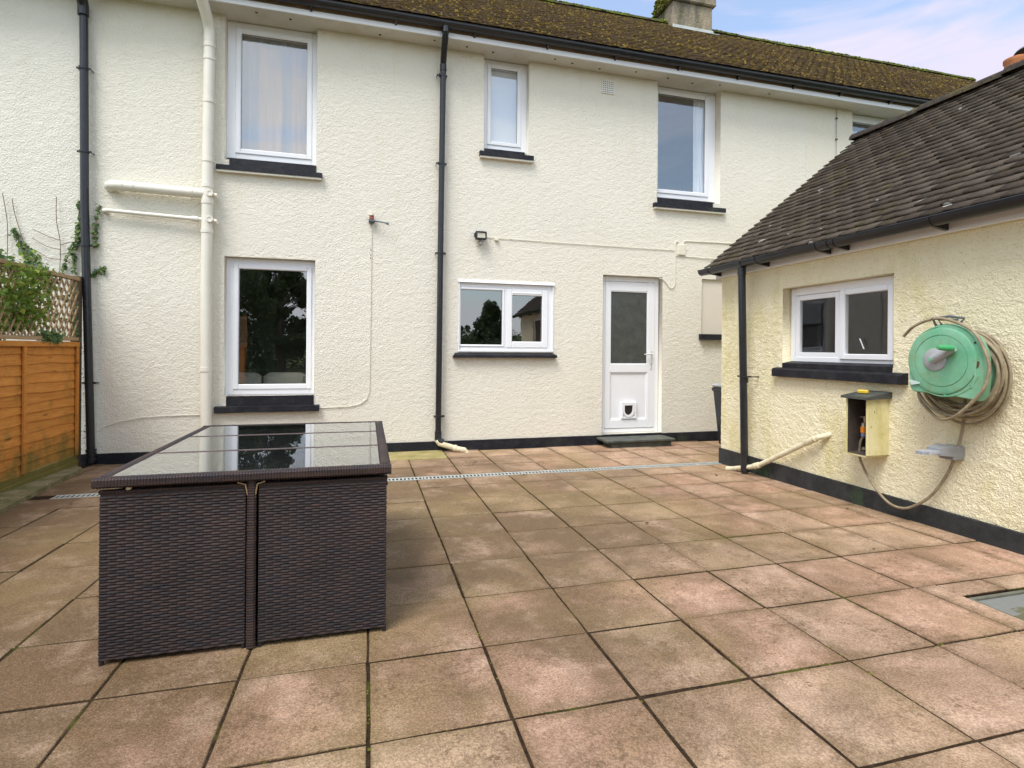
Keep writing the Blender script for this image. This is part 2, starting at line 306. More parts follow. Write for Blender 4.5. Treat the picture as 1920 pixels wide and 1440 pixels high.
# ------------------------------------------------------------------ mesh helpers
class B:
    def __init__(s): s.v = []; s.f = []
    def add(s, vs, fs):
        k = len(s.v); s.v += [tuple(p) for p in vs]; s.f += [tuple(i+k for i in f) for f in fs]; return s
    def box(s, x0, x1, y0, y1, z0, z1, b=0):
        if x0 > x1: x0, x1 = x1, x0
        if y0 > y1: y0, y1 = y1, y0
        if z0 > z1: z0, z1 = z1, z0
        if b:                                    # chamfered box
            b = min(b, (x1-x0)*.45, (y1-y0)*.45, (z1-z0)*.45); P = []
            for k, (a0, a1, c0, c1) in {z0: (x0+b, x1-b, y0+b, y1-b), z0+b: (x0, x1, y0, y1), z1-b: (x0, x1, y0, y1), z1: (x0+b, x1-b, y0+b, y1-b)}.items():
                cb = b*.999
                P += [(a0+cb, c0, k), (a1-cb, c0, k), (a1, c0+cb, k), (a1, c1-cb, k), (a1-cb, c1, k), (a0+cb, c1, k), (a0, c1-cb, k), (a0, c0+cb, k)]
            F = [tuple(range(7, -1, -1)), tuple(range(24, 32))]
            for l in range(3):
                for i in range(8): j = (i+1) % 8; F.append((l*8+i, l*8+j, l*8+8+j, l*8+8+i))
            return s.add(P, F)
        return s.add([(x0, y0, z0), (x1, y0, z0), (x1, y1, z0), (x0, y1, z0), (x0, y0, z1), (x1, y0, z1), (x1, y1, z1), (x0, y1, z1)],
                     [(0, 3, 2, 1), (4, 5, 6, 7), (0, 1, 5, 4), (1, 2, 6, 5), (2, 3, 7, 6), (3, 0, 4, 7)])
    def tube(s, pts, r, n=12, cap=True, closed=False):
        pts = [Vector(p) for p in pts]; m = len(pts); rr = r if isinstance(r, (list, tuple)) else [r]*m
        T = []
        for i in range(m):
            a = pts[(i-1) % m] if (i or closed) else pts[i]; b = pts[(i+1) % m] if (i < m-1 or closed) else pts[i]
            T.append((b-a).normalized())
        u = T[0].orthogonal().normalized(); V = []
        for i in range(m):
            u = (u - T[i]*u.dot(T[i])).normalized(); v = T[i].cross(u)
            for k in range(n):
                a = 2*PI*k/n; V.append(pts[i]+(u*math.cos(a)+v*math.sin(a))*rr[i])
        F = []
        for i in range(m if closed else m-1):
            j = (i+1) % m
            for k in range(n): F.append((i*n+k, i*n+(k+1) % n, j*n+(k+1) % n, j*n+k))
        if cap and not closed: F += [tuple(range(n-1, -1, -1)), tuple((m-1)*n+k for k in range(n))]
        return s.add(V, F)
    def cyl(s, a, b, r, n=20): return s.tube([a, b], r, n)
    def prism(s, poly, d):                       # poly: 3-D loop, extruded along vector d
        n = len(poly); d = Vector(d); V = [Vector(p) for p in poly]+[Vector(p)+d for p in poly]
        F = [tuple(range(n-1, -1, -1)), tuple(range(n, 2*n))]+[(i, (i+1) % n, n+(i+1) % n, n+i) for i in range(n)]
        return s.add(V, F)
    def lathe(s, prof, org, ax, n=32):           # prof: (along, radius)
        ax = Vector(ax).normalized(); u = ax.orthogonal().normalized(); v = ax.cross(u); o = Vector(org); V = []
        for a, r in prof:
            for k in range(n): t = 2*PI*k/n; V.append(o+ax*a+(u*math.cos(t)+v*math.sin(t))*max(r, 1e-4))
        F = [(i*n+k, i*n+(k+1) % n, (i+1)*n+(k+1) % n, (i+1)*n+k) for i in range(len(prof)-1) for k in range(n)]
        return s.add(V, F)
    def build(s, name, mat, parent=None, smooth=False, loc=None):
        me = bpy.data.meshes.new(name); me.from_pydata(s.v, [], s.f); me.update()
        if mat: me.materials.append(mat)
        o = bpy.data.objects.new(name, me); S.collection.objects.link(o)
        if parent: o.parent = parent
        if loc is not None: o.location = loc
        bm_fix(me)
        if smooth:
            me.polygons.foreach_set('use_smooth', [True]*len(me.polygons))
            try: me.set_sharp_from_angle(angle=R(38))
            except Exception: pass
        return o
import bmesh
def bm_fix(me):
    b = bmesh.new(); b.from_mesh(me); bmesh.ops.recalc_face_normals(b, faces=b.faces); b.to_mesh(me); b.free()
def np_mesh(name, V, F, mat, parent=None, smooth=False):
    me = bpy.data.meshes.new(name); V = np.asarray(V, np.float32); F = np.asarray(F, np.int32); n = F.shape[1]
    me.vertices.add(len(V)); me.vertices.foreach_set('co', V.ravel())
    me.loops.add(F.size); me.loops.foreach_set('vertex_index', F.ravel())
    me.polygons.add(len(F)); me.polygons.foreach_set('loop_start', np.arange(len(F), dtype=np.int32)*n)
    if smooth: me.polygons.foreach_set('use_smooth', np.ones(len(F), bool))
    me.update(calc_edges=True); me.validate(); me.materials.append(mat)
    o = bpy.data.objects.new(name, me); S.collection.objects.link(o)
    if parent: o.parent = parent
    return o
def tag(o, label=None, cat=None, group=None, kind=None):
    for k, v in (('label', label), ('category', cat), ('group', group), ('kind', kind)):
        if v: o[k] = v
    return o
def thing(name, label, cat, loc=(0, 0, 0), rz=0, group=None):
    o = bpy.data.objects.new(name, None); S.collection.objects.link(o); o.location = loc; o.rotation_euler = (0, 0, rz); o.empty_display_size = .2
    return tag(o, label, cat, group)
def copy_tree(o, parent=None):
    c = o.copy(); S.collection.objects.link(c)
    if parent: c.parent = parent
    for ch in list(o.children): copy_tree(ch, c)
    return c
_rng = np.random.RandomState(3); _P = _rng.permutation(4096); _G = _rng.rand(4096)*2*PI
def perlin(x, y, seed=0):
    xi = np.floor(x).astype(int); yi = np.floor(y).astype(int); xf = x-xi; yf = y-yi
    def g(a, b, dx, dy):
        t = _G[_P[(_P[(a+seed*57) & 4095]+b) & 4095]]; return np.cos(t)*dx+np.sin(t)*dy
    u = xf**3*(xf*(xf*6-15)+10); v = yf**3*(yf*(yf*6-15)+10)
    a = g(xi, yi, xf, yf); b = g(xi+1, yi, xf-1, yf); c = g(xi, yi+1, xf, yf-1); d = g(xi+1, yi+1, xf-1, yf-1)
    return (a+(b-a)*u)+((c+(d-c)*u)-(a+(b-a)*u))*v
CZ = 1.25
def gz(x, y): return CZ-1.16292-.0024*x-.01532*y

def wall_sheet(name, mat, parent, frame, u0, u1, v0, v1, holes, res, amp, cell, depth=.11, seed=0):
    """rough rendered wall. frame(u, v, d) -> xyz, d = distance in front of the wall face; holes (u0,u1,v0,v1) get reveals"""
    def line(a, b, cuts):
        c = sorted({a, b, *[k for k in cuts if a < k < b]}); o = []
        for p, q in zip(c, c[1:]): o += list(np.linspace(p, q, max(1, int(round((q-p)/res))), endpoint=False))
        return np.array(o+[b])
    U = line(u0, u1, [h[i] for h in holes for i in (0, 1)]); V = line(v0, v1, [h[i] for h in holes for i in (2, 3)])
    uu, vv = np.meshgrid(U, V)
    wx = perlin(uu/cell*.7+9, vv/cell*.7, seed+3)*.9; h = perlin(uu/cell+wx*.4, vv/cell*1.1+wx*.4, seed)
    h = .45-np.abs(h)*.9 + perlin(uu/cell*1.9+5, vv/cell*2.0, seed+1)*1.2 + perlin(uu/cell*.45, vv/cell*.6, seed+4)*.7 + perlin(uu/.45, vv/.45, seed+2)*.5
    d = amp*np.clip(h*.6+.1, -.3, 1.1)
    P = frame(uu.ravel(), vv.ravel(), d.ravel()); nu, nv = len(U), len(V)
    a = (np.arange(nv-1)[:, None]*nu+np.arange(nu-1)[None, :]); F = np.stack([a, a+1, a+1+nu, a+nu], -1).reshape(-1, 4)
    uc = np.tile((U[1:]+U[:-1])/2, nv-1); vc = np.repeat((V[1:]+V[:-1])/2, nu-1); keep = np.ones(len(F), bool)
    for q in holes: keep &= ~((uc > q[0]) & (uc < q[1]) & (vc > q[2]) & (vc < q[3]))
    F = F[keep]; P = list(map(tuple, P)); F = F.tolist()
    for q in holes:                                # reveals
        dd = q[4] if len(q) > 4 else depth; k = len(P); e = amp*.55
        for (u, v) in ((q[0], q[2]), (q[1], q[2]), (q[1], q[3]), (q[0], q[3])):
            for t in (e, -dd): P.append(tuple(np.array(frame(np.array([u]), np.array([v]), np.array([t]))).ravel()))
        for i in range(4): j = (i+1) % 4; F.append([k+2*i, k+2*j, k+2*j+1, k+2*i+1])
    return np_mesh(name, P, F, mat, parent)
W = 6.68
fr_main = lambda u, v, d: np.stack([u, W-d, v], -1)
fr_wing = lambda u, v, d: np.stack([3.83-d, u, v], -1)

def tiles(name, mat, parent, org, ud, vd, nrm, rows, gauge, cols, width, left=None, right=None, jit=.003, th=.013, lift=.016):
    org, ud, vd, nrm = map(np.array, (org, ud, vd, nrm)); V = []; F = []
    for r in range(rows):
        off = (r % 2)*width/2
        for c in range(-1, cols+1):
            a = c*width+off+random.uniform(-1, 1)*.002; b = a+width-.003
            if left is not None: a = max(a, left); b = max(b, left)
            if right is not None: a = min(a, right); b = min(b, right)
            if b-a < .02: continue
            s0 = r*gauge+random.uniform(-1, 1)*jit*1.3; s1 = s0+gauge+.045; z = random.uniform(-1, 1)*jit*.6; tw = random.uniform(-1, 1)*jit
            k = len(V)
            for (s, h) in ((s0, lift+th), (s1, th*.2), (s0, lift), (s1, -.012)):
                for (u, q) in ((a, -tw), (b, tw)): V.append(org+ud*u+vd*s+nrm*(h+z+(q if s == s0 else 0)))
            F += [(k, k+1, k+3, k+2), (k+4, k+5, k+1, k), (k, k+2, k+6, k+4), (k+1, k+5, k+7, k+3)]
    return np_mesh(name, V, F, mat, parent)

def ring(b, x0, x1, y0, y1, z0, z1, w, axis='y', c=.004, wb=None, wt=None, wl=None, wr=None):
    """rectangular frame of four butted bars"""
    wb = w if wb is None else wb; wt = w if wt is None else wt; wl = w if wl is None else wl; wr = w if wr is None else wr
    if axis == 'y':
        b.box(x0, x0+wl, y0, y1, z0, z1, c); b.box(x1-wr, x1, y0, y1, z0, z1, c)
        b.box(x0+wl, x1-wr, y0+.0015, y1, z0, z0+wb, c); b.box(x0+wl, x1-wr, y0+.0015, y1, z1-wt, z1, c)
    else:
        b.box(x0, x1, y0, y0+wl, z0, z1, c); b.box(x0, x1, y1-wr, y1, z0, z1, c)
        b.box(x0+.0015, x1, y0+wl, y1-wr, z0, z0+wb, c); b.box(x0+.0015, x1, y0+wl, y1-wr, z1-wt, z1, c)

# ------------------------------------------------------------------ ground and paving
b = B(); g0 = -.16; n = 40
xs = [-400, -60, -25, -12, -6, -2.8, 4, 8, 16, 40, 400]; ys = [-400, -90, -45, -28, -16, -7, -2, 7, 12, 40, 400]
def gh(x, y):
    h = g0
    if y < -16: h += min(5, (-16-y)*.055)*(.6+.4*math.sin(x*.02+1))
    if x < -2.7 or y < -2: h += .12
    return h
for j, y in enumerate(ys):
    for i, x in enumerate(xs): b.v.append((x, y, gh(x, y)))
for j in range(len(ys)-1):
    for i in range(len(xs)-1): k = j*len(xs)+i; b.f.append((k, k+1, k+1+len(xs), k+len(xs)))
tag(b.build('ground', MGRS), kind='structure')

SX0, SY0, SS = .013, 1.670, .45
COVER = (2.845, 3.74, 1.30, 1.985)
def paving_mesh():
    V = []; F = []
    def slab(x0, x1, y0, y1):
        g = .0053*random.uniform(.7, 1.5); x0 += g; x1 -= g; y0 += g; y1 -= g
        if x1-x0 < .03 or y1-y0 < .03: return
        dz = random.uniform(-.0025, .0025); tx, ty = random.uniform(-.004, .004), random.uniform(-.004, .004)
        e = .003; cx, cy = (x0+x1)/2, (y0+y1)/2; k = len(V); nn = 5
        def z(x, y): return gz(x, y)+dz+tx*(x-cx)+ty*(y-cy)
        # slightly ragged edge loop
        loop = []
        for (ax, ay, bx, by) in ((x0, y0, x1, y0), (x1, y0, x1, y1), (x1, y1, x0, y1), (x0, y1, x0, y0)):
            for i in range(nn):
                t = i/nn; loop.append((ax+(bx-ax)*t+random.uniform(-1, 1)*.0016, ay+(by-ay)*t+random.uniform(-1, 1)*.0016))
        n = len(loop)
        for (x, y) in loop: V.append((x, y, z(x, y)-.03))
        for (x, y) in loop: V.append((x, y, z(x, y)-e))
        for (x, y) in loop: V.append((x+(cx-x)*.013, y+(cy-y)*.013, z(x, y)))
        for l in (0, 1):
            for i in range(n): j = (i+1) % n; F.append((k+l*n+i, k+l*n+j, k+(l+1)*n+j, k+(l+1)*n+i))
        F.append(tuple(k+2*n+i for i in range(n)))
    for j in range(-9, 12):
        if j == 8: ya = 5.275
        else: ya = SY0+j*SS
        yb = SY0+(j+1)*SS if j != 7 else 5.150
        yb = min(yb, 6.66)
        if ya >= yb: continue
        for i in range(-7, 18):
            xa, xb = SX0+i*SS, SX0+(i+1)*SS; ox = 0
            if ya > 5.2: xa += .0; xb += 0
            if xa < -2.8: xa = -2.8
            if xb <= xa: continue
            if ya < 5.2:
                if xa > 3.82: continue
                xb = min(xb, 3.822)
            # cut slabs round the inspection cover
            c = COVER
            if xa < c[1]-.01 and xb > c[0]+.01 and ya < c[3]-.01 and yb > c[2]+.01:
                if xa < c[0]: slab(xa, c[0], ya, yb)
                x2 = max(xa, c[0])
                if yb > c[3]: slab(x2, min(xb, 3.822), c[3], yb)
                if ya < c[2]: slab(x2, min(xb, 3.822), ya, c[2])
                if xb > c[1]: slab(max(xa, c[1]), xb, max(ya, c[2]), min(yb, c[3]))
                continue
            # concrete patch beside the house, gully notch
            if ya > 6.1 and .2 < (xa+xb)/2 < .95: continue
            slab(xa, xb, ya, yb)
    return V, F
V, F = paving_mesh()
me = bpy.data.meshes.new('patio'); me.from_pydata(V, [], F); me.update(); me.materials.append(MPAV); bm_fix(me)
o = bpy.data.objects.new('patio', me); S.collection.objects.link(o); tag(o, kind='structure')
b = B()
for (x0, x1, y0, y1) in ((-2.9, 3.82, -2.5, COVER[2]), (-2.9, COVER[0], COVER[2], COVER[3]), (COVER[1], 3.82, COVER[2], COVER[3]), (-2.9, 3.82, COVER[3], 5.2), (-2.9, 9, 5.2, 6.66)):
    b.add([(x0, y0, gz(x0, y0)-.0045), (x1, y0, gz(x1, y0)-.0045), (x1, y1, gz(x1, y1)-.0045), (x0, y1, gz(x0, y1)-.0045),
           (x0, y0, -.3), (x1, y0, -.3), (x1, y1, -.3), (x0, y1, -.3)], [(0, 1, 2, 3), (0, 4, 5, 1), (1, 5, 6, 2), (2, 6, 7, 3), (3, 7, 4, 0)])
tag(b.build('patio_bed', MJ), kind='structure')
# mossy concrete patch by the wall
b = B(); b.box(.16, .905, 6.17, 6.66, -.1, -.005, .004)
mp_ = M('algae_concrete'); mp_.bump(mp_.noise(40, 4, .6), .005)
MPAT = mp_.fin(mp_.mix(mp_.ramp(mp_.noise(5, 5, .7), .35, .65), (.38, .31, .15), (.23, .205, .075)), .9, .1)
tag(b.build('concrete_patch', MPAT), kind='structure')
# moss tufts along the joints: uncountable
V = []; F = []
for k in range(1300):
    if random.random() < .55:
        i = random.randint(-1, 7); x = SX0+i*SS+random.gauss(0, .003); y = random.uniform(.6, 5.1)
    else:
        j = random.randint(-2, 7); y = SY0+j*SS+random.gauss(0, .003); x = random.uniform(-2.6, 3.8)
    if math.sin(x*3.1+1)+math.sin(y*4.3)+math.sin(x*7+y*5) < .9: continue
    if COVER[0] < x < COVER[1] and COVER[2] < y < COVER[3]: continue
    s = random.uniform(.002, .0055); z = gz(x, y)-.005; q = len(V)
    V += [(x-s, y-s, z), (x+s, y-s, z), (x+s, y+s, z), (x-s, y+s, z), (x+random.uniform(-s, s)*.4, y, z+s*1.2)]
    F += [(q, q+1, q+4), (q+1, q+2, q+4), (q+2, q+3, q+4), (q+3, q, q+4)]
b = B(); b.v = V; b.f = F; tag(b.build('moss', MMOSS, smooth=True), 'dark green moss growing in the joints of the paving', 'moss', kind='stuff')

# linear drain
dr = thing('drain_channel', 'galvanised slotted drain grating running across the paving before the house', 'drain', (0, 5.21, 0))
def grate(x0, x1):
    b = B(); y0, y1 = -.055, .055; z = lambda x: gz(x, 5.21)+.001
    for (a, c) in ((y0, y0+.017), (y1-.017, y1)): b.add([(x0, a, z(x0)), (x1, a, z(x1)), (x1, c, z(x1)), (x0, c, z(x0)), (x0, a, z(x0)-.02), (x1, a, z(x1)-.02), (x1, c, z(x1)-.02), (x0, c, z(x0)-.02)], [(0, 1, 2, 3), (0, 1, 5, 4), (3, 2, 6, 7), (4, 5, 6, 7)])
    x = x0
    while x < x1-.012:
        b.box(x, x+.015, y0+.017, y1-.017, z(x)-.012, z(x)-.0015); x += .036
    return b.build('grating', MGAL, dr)
xx = -2.46
while xx < 6.0:
    grate(xx, min(xx+.998, 6.0)); xx += 1.0
b = B(); b.add([(-2.46, -.06, gz(-2.46, 5.2)-.03), (6, -.06, gz(6, 5.2)-.03), (6, .06, gz(6, 5.2)-.03), (-2.46, .06, gz(-2.46, 5.2)-.03)], [(0, 1, 2, 3)]); b.build('channel', MDK, dr)
# inspection cover
c = COVER; cv = thing('manhole_cover', 'sunken square inspection cover of worn grey green concrete in the paving', 'manhole cover', ((c[0]+c[1])/2, (c[2]+c[3])/2, .04))
b = B(); x0, x1, y0, y1 = c[0]-cv.location.x+.012, c[1]-cv.location.x-.012, c[2]-cv.location.y+.012, c[3]-cv.location.y-.012
ring(b, x0, x1, 0, .03, 0, 0, .012) if False else None
zt = .0
for (a, b_, d, e) in ((x0, x0+.02, y0, y1), (x1-.02, x1, y0, y1), (x0+.02, x1-.02, y0, y0+.02), (x0+.02, x1-.02, y1-.02, y1)): b.box(a, b_, d, e, -.04, .004, .002)
b.build('cover_frame', plain('old_steel', (.12, .12, .09), .7, .3, 10), cv)
mc = M('cover_concrete'); cc_ = mc.mix(mc.ramp(mc.math('ADD', mc.noise(4, 5, .7, mc.map((.6, 1.6, 1))), mc.math('MULTIPLY', mc.axis(1), -1.2)), .24, .28), (.20, .205, .19), (.13, .125, .07)); mc.bump(mc.noise(60, 4, .7), .006)
b = B(); b.box(x0+.02, x1-.02, y0+.02, y1-.02, -.04, -.006, .002); b.build('cover_plate', mc.fin(cc_, .8, .2), cv)

# ------------------------------------------------------------------ window builders (X along wall)
def sill(parent, x0, x1, z0, z1, up=None, lip=True, yo=.065):
    b = B(); b.prism([(x0, W-yo, z0), (x0, W-yo, z1-.012), (x0, W+.06, z1), (x0, W+.06, z0)], (x1-x0, 0, 0))
    if up: b.prism([(up[0], W-.012, z1-.006), (up[0], W-.012, up[2]-.01), (up[0], W+.10, up[2]), (up[0], W+.10, z1-.006)], (up[1]-up[0], 0, 0))
    o = b.build('sill', MB, parent)
    if lip: b = B(); b.box(x0+.004, x1-.004, W-yo+.008, W+.01, z0-.020, z0+.001); b.build('sill_underside', MW, o)
    return o
def window(parent, x0, x1, z0, z1, yf, panes, name='window', fw=.05, top=None, mat=MG):
    """outer frame with sashes; panes = list of (x0,x1,z0,z1,sash width)"""
    ins = lambda v: max(fw, v+.006)
    b = B(); ring(b, x0, x1, yf, yf+.06, z0, z1, fw, wl=ins(panes[0][0]-panes[0][4]-x0), wr=ins(x1-panes[-1][1]-panes[-1][4]), wb=ins(min(p[2]-p[4] for p in panes)-z0), wt=ins(z1-max(p[3]+p[4] for p in panes)))
    for i, p in enumerate(panes[:-1]): b.box(p[1]+p[4]+.001, panes[i+1][0]-panes[i+1][4]-.001, yf-.002, yf+.06, z0+fw, z1-fw, .004)
    f = b.build(name, MUP, parent); s = B()
    for p in panes:
        ring(s, p[0]-p[4], p[1]+p[4], yf-.012, yf+.05, p[2]-p[4], p[3]+p[4], p[4], c=.006)
        ring(s, p[0]-.008, p[1]+.008, yf-.004, yf+.045, p[2]-.008, p[3]+.008, .011, c=.003)
    s.build('frame', MUP, f)
    for p in panes:
        b = B(); b.add([(p[0]-.003, yf+.02, p[2]-.003), (p[1]+.003, yf+.02, p[2]-.003), (p[1]+.003, yf+.02, p[3]+.003), (p[0]-.003, yf+.02, p[3]+.003)], [(0, 1, 2, 3)]); b.build('pane', mat, f)
        b = B(); ring(b, p[0]-.002, p[1]+.002, yf+.008, yf+.0175, p[2]-.002, p[3]+.002, .006, c=.0); b.build('gasket', MBP, f)
    return f
def curtain(parent, mat, x0, x1, z0, z1, y, amp=.02, waves=9, taper=0, name='curtain'):
    nu, nv = 60, 10; V = []; F = []
    for j in range(nv+1):
        t = j/nv
        for i in range(nu+1):
            s = i/nu; x = x0+(x1-x0)*s; x += taper*(1-t)*(.5-s)*0 + taper*math.sin(t*PI)*(s)
            V.append((x, y+amp*math.sin(s*waves*2*PI+t*.6)+.004*math.sin(s*31), z0+(z1-z0)*t))
    for j in range(nv):
        for i in range(nu): k = j*(nu+1)+i; F.append((k, k+1, k+2+nu, k+1+nu))
    b = B(); b.v = V; b.f = F; return b.build(name, mat, parent, smooth=True)
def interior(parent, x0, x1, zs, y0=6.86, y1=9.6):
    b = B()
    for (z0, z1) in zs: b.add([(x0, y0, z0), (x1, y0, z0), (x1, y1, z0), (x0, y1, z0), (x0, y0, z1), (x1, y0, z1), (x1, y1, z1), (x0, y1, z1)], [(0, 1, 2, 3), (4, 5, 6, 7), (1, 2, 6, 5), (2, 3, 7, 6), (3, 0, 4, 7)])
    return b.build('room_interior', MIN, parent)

def half_gutter(b, p0, p1, r=.056, up=(0, 0, 1), out=(0, -1, 0), n=12):
    """half-round gutter with rolled lip, thickness 3 mm"""
    p0, p1, up, out = map(Vector, (p0, p1, up, out)); prof = []
    for k in range(n+1): t = PI*k/n; prof.append((math.cos(t)*r, -math.sin(t)*r))
    prof = [(r+.002, .008), (r+.006, .004)]+prof+[(-r, .01)]
    inn = [(a*.94, c*.94+.001) for a, c in reversed(prof)]; P = prof+inn; m = len(P)
    V = [p+out*a+up*c for p in (p0, p1) for a, c in P]; F = [(i, (i+1) % m, m+(i+1) % m, m+i) for i in range(m)]
    h = len(prof)
    for e in (0, m): F += [(e+i, e+i+1, e+m-2-i, e+m-1-i) for i in range(h-1)]
    b.add(V, F)
def gutter_union(b, c, along, out, r=.062, w=.05):
    c, along, out = map(Vector, (c, along, out)); up = Vector((0, 0, 1)); n = 12
    V = []
    for s in (-w/2, w/2):
        for rr in (r, r-.004):
            for k in range(n+1): t = PI*k/n; V.append(c+along*s+out*math.cos(t)*rr-up*math.sin(t)*rr)
    q = n+1; F = []
    for i in range(n): F += [(i, i+1, 2*q+i+1, 2*q+i), (q+i, q+i+1, 3*q+i+1, 3*q+i), (i, i+1, q+i+1, q+i), (2*q+i, 2*q+i+1, 3*q+i+1, 3*q+i)]
    b.add(V, F)
def pipe_clip(b, x, y, z, wall_y, r=.044):
    b.tube([(x, y, z-.012), (x, y, z+.012)], r, 16)
    b.box(x-r-.022, x+r+.022, y-.006, y+.006, z-.010, z+.010, .002)
    for s in (-1, 1): b.cyl((x+s*(r+.014), y+.004, z), (x+s*(r+.014), wall_y, z), .006, 8)

SL = math.radians(38.3); UD = np.array([1, 0, 0.]); VD = np.array([0, math.cos(SL), math.sin(SL)]); ND = np.array([0, -math.sin(SL), math.cos(SL)])
def eaves(parent, x0, x1):
    b = B(); b.box(x0, x1, 6.425, 6.443, 4.972, 5.034, .002); b.build('fascia', MUP, parent)
    b = B(); b.box(x0, x1, 6.430, 6.446, 5.035, 5.16); b.build('fascia_board', MBR, parent)
    b = B(); b.box(x0, x1, 6.4435, 6.90, 4.980, 4.992); b.build('soffit', MSO, parent)
    b = B(); half_gutter(b, (x0, 6.365, 5.105), (x1, 6.365, 5.105)); g = b.build('gutter', MBP, parent, smooth=True)
    k = 0; x = x0+.35
    while x < x1-.1:
        if k % 4 == 2:
            u = B(); gutter_union(u, (x, 6.365, 5.107), (1, 0, 0), (0, -1, 0), .060, .10); u.build('union', MBP, g)
        br = B(); br.prism([(x-.012, 6.428, 5.075), (x-.012, 6.36, 5.045), (x-.012, 6.428, 5.015)], (.024, 0, 0))
        gutter_union(br, (x, 6.365, 5.107), (1, 0, 0), (0, -1, 0), .0595, .026); br.build('bracket', MBP, g)
        x += .93; k += 1
    L_ = x1-x0
    tiles('roof', MT1, parent, np.array([x0, 6.335, 5.135]), UD, VD, ND, 46, .1013, int(L_/.165)+1, .165, 0, L_, jit=.003, th=.012, lift=.012)
    # rear slope and under-roof sheet, gable ends are hidden
    b = B(); b.add([(x0, 6.42, 5.17), (x1, 6.42, 5.17), (x1, 10.0, 8.0), (x0, 10.0, 8.0), (x0, 13.6, 5.15), (x1, 13.6, 5.15), (x0, 6.42, 5.10), (x1, 6.42, 5.10), (x0, 13.6, 5.08), (x1, 13.6, 5.08)],
                   [(0, 1, 3, 2), (2, 3, 5, 4), (6, 7, 9, 8), (0, 1, 7, 6), (0, 2, 4, 8, 6), (1, 3, 5, 9, 7)]); b.f[0] = (0, 1, 2, 3); b.f[1] = (3, 2, 5, 4); b.f[4] = (0, 3, 4, 8, 6); b.f[5] = (1, 2, 5, 9, 7)
    b.build('roof_deck', MT1, parent)
    b = B(); x = x0
    while x < x1-.01:
        e = min(x+.44, x1); t = random.uniform(-.006, .006)
        V = []; nn = 9
        for xx_ in (x+.003, e-.003):
            for k in range(nn): a = PI*(.08+.84*k/(nn-1)); V.append((xx_, 10.0-math.cos(a)*.13, 7.955+math.sin(a)*.13+t))
        b.add(V, [(k, k+1, nn+k+1, nn+k) for k in range(nn-1)]+[tuple(range(nn)), tuple(range(nn, 2*nn))]); x = e
    b.build('ridge', MRG, parent, smooth=True)
def moss_clumps(parent, x0, x1, n):
    V = []; F = []
    for k in range(n):
        x = random.uniform(x0, x1); 
        if math.sin(x*2.1)+math.sin(x*5.3+1) < random.uniform(-1.4, .8): continue
        y = 10-abs(random.gauss(0, .07)); z = 7.955+math.sqrt(max(0, .0169-(y-10)**2))-.01 if abs(y-10) < .12 else 8.03-(10-y)*.79
        s = random.uniform(.015, .05)
        c = Vector((x, y, z)); q = len(V)
        for a in range(6): t = a*PI/3; V.append(c+Vector((math.cos(t)*s*random.uniform(.7, 1.3), math.sin(t)*s*.7, 0)))
        V.append(c+Vector((0, 0, s*random.uniform(.5, .9)))); F += [(q+a, q+(a+1) % 6, q+6) for a in range(6)]
    for k in range(int((x1-x0)*420)):
        x = random.uniform(x0, x1); t = random.random()**.9*4.55; y = 6.335+t*math.cos(SL); z = 5.135+t*math.sin(SL)+.018
        if perlin(np.array([x*1.3]), np.array([t*1.6]), 11)[0]+random.gauss(0, .25) < -.05: continue
        s = random.uniform(.008, .026); c = Vector((x, y, z)); q = len(V)
        for a in range(5): u_ = a*PI*.4; V.append(c+Vector((math.cos(u_)*s*random.uniform(.7, 1.5), math.sin(u_)*s*.7, math.sin(u_)*s*.55)))
        V.append(c+Vector((0, -s*.5, s*.7))); F += [(q+a, q+(a+1) % 5, q+5) for a in range(5)]
    b = B(); b.v = [tuple(v) for v in V]; b.f = F; return tag(b.build('moss_growth', MRM, parent, smooth=True), kind='stuff')

# ------------------------------------------------------------------ the terraced house (middle)
XA, XB = -2.845, 6.35
H = thing('terraced_house', 'cream rendered terraced house with white door, five white windows and mossy tiled roof', 'house', (0, 0, 0))
UL = (-1.565, -.590, 3.36, 4.99); LL = (-1.555, -.594, .70, 2.272); SM = (1.408, 2.000, 3.77, 4.99); UR = (3.858, 4.868, 3.35, 4.99)
KI = (1.10, 2.357, 1.232, 2.117); DO = (3.056, 3.955, .115, 2.265); BW = (4.577, 5.20, 1.487, 2.27, .028)
wall_sheet('wall', MW, H, fr_main, XA, XB, -.2, 5.0, [UL, LL, SM, UR, KI, DO, BW], .0155, .0062, .030, depth=.16)
b = B(); b.box(BW[0]-.01, BW[1]+.01, W+.027, W+.05, BW[2]-.01, BW[3]+.01); b.build('blocked_opening', plain('smooth_beige_render', (.66, .61, .52), .8, .03, 3, .003, 60), H)
for (a, c2) in ((XA, DO[0]), (DO[1], XB)):
    b = B(); b.box(a, c2, W-.022, W+.03, -.2, .103, .004); b.build('plinth', MB, H)
b = B(); b.box(DO[0], DO[1], W-.016, W+.03, -.2, .108, .003); b.build('plinth', MB, H)
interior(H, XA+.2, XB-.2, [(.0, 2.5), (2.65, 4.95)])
eaves(H, XA, XB); moss_clumps(H, XA, XB, 700)
wn = window(H, UL[0]+.0, UL[1], UL[2]+.05, 4.975, W+.10, [(-1.421, -.706, 3.525, 4.852, .055)], fw=.055); sill(wn, -1.634, -.523, 3.225, 3.292, (-1.512, -.592, 3.385))
curtain(wn, MNET, -1.53, -.62, 3.42, 4.93, W+.19, .010, 8, name='net_curtain'); 
curtain(wn, MCUR, -1.26, -1.02, 3.42, 4.78, W+.235, .020, 3, .03); curtain(wn, MCUR, -.90, -.70, 3.42, 4.78, W+.235, .020, 3, -.03)
b = B(); b.box(-1.53, -.60, W+.30, W+.31, 3.42, 4.95); b.build('blind', plain('grey_blind', (.38, .41, .46), .9, .1), wn)
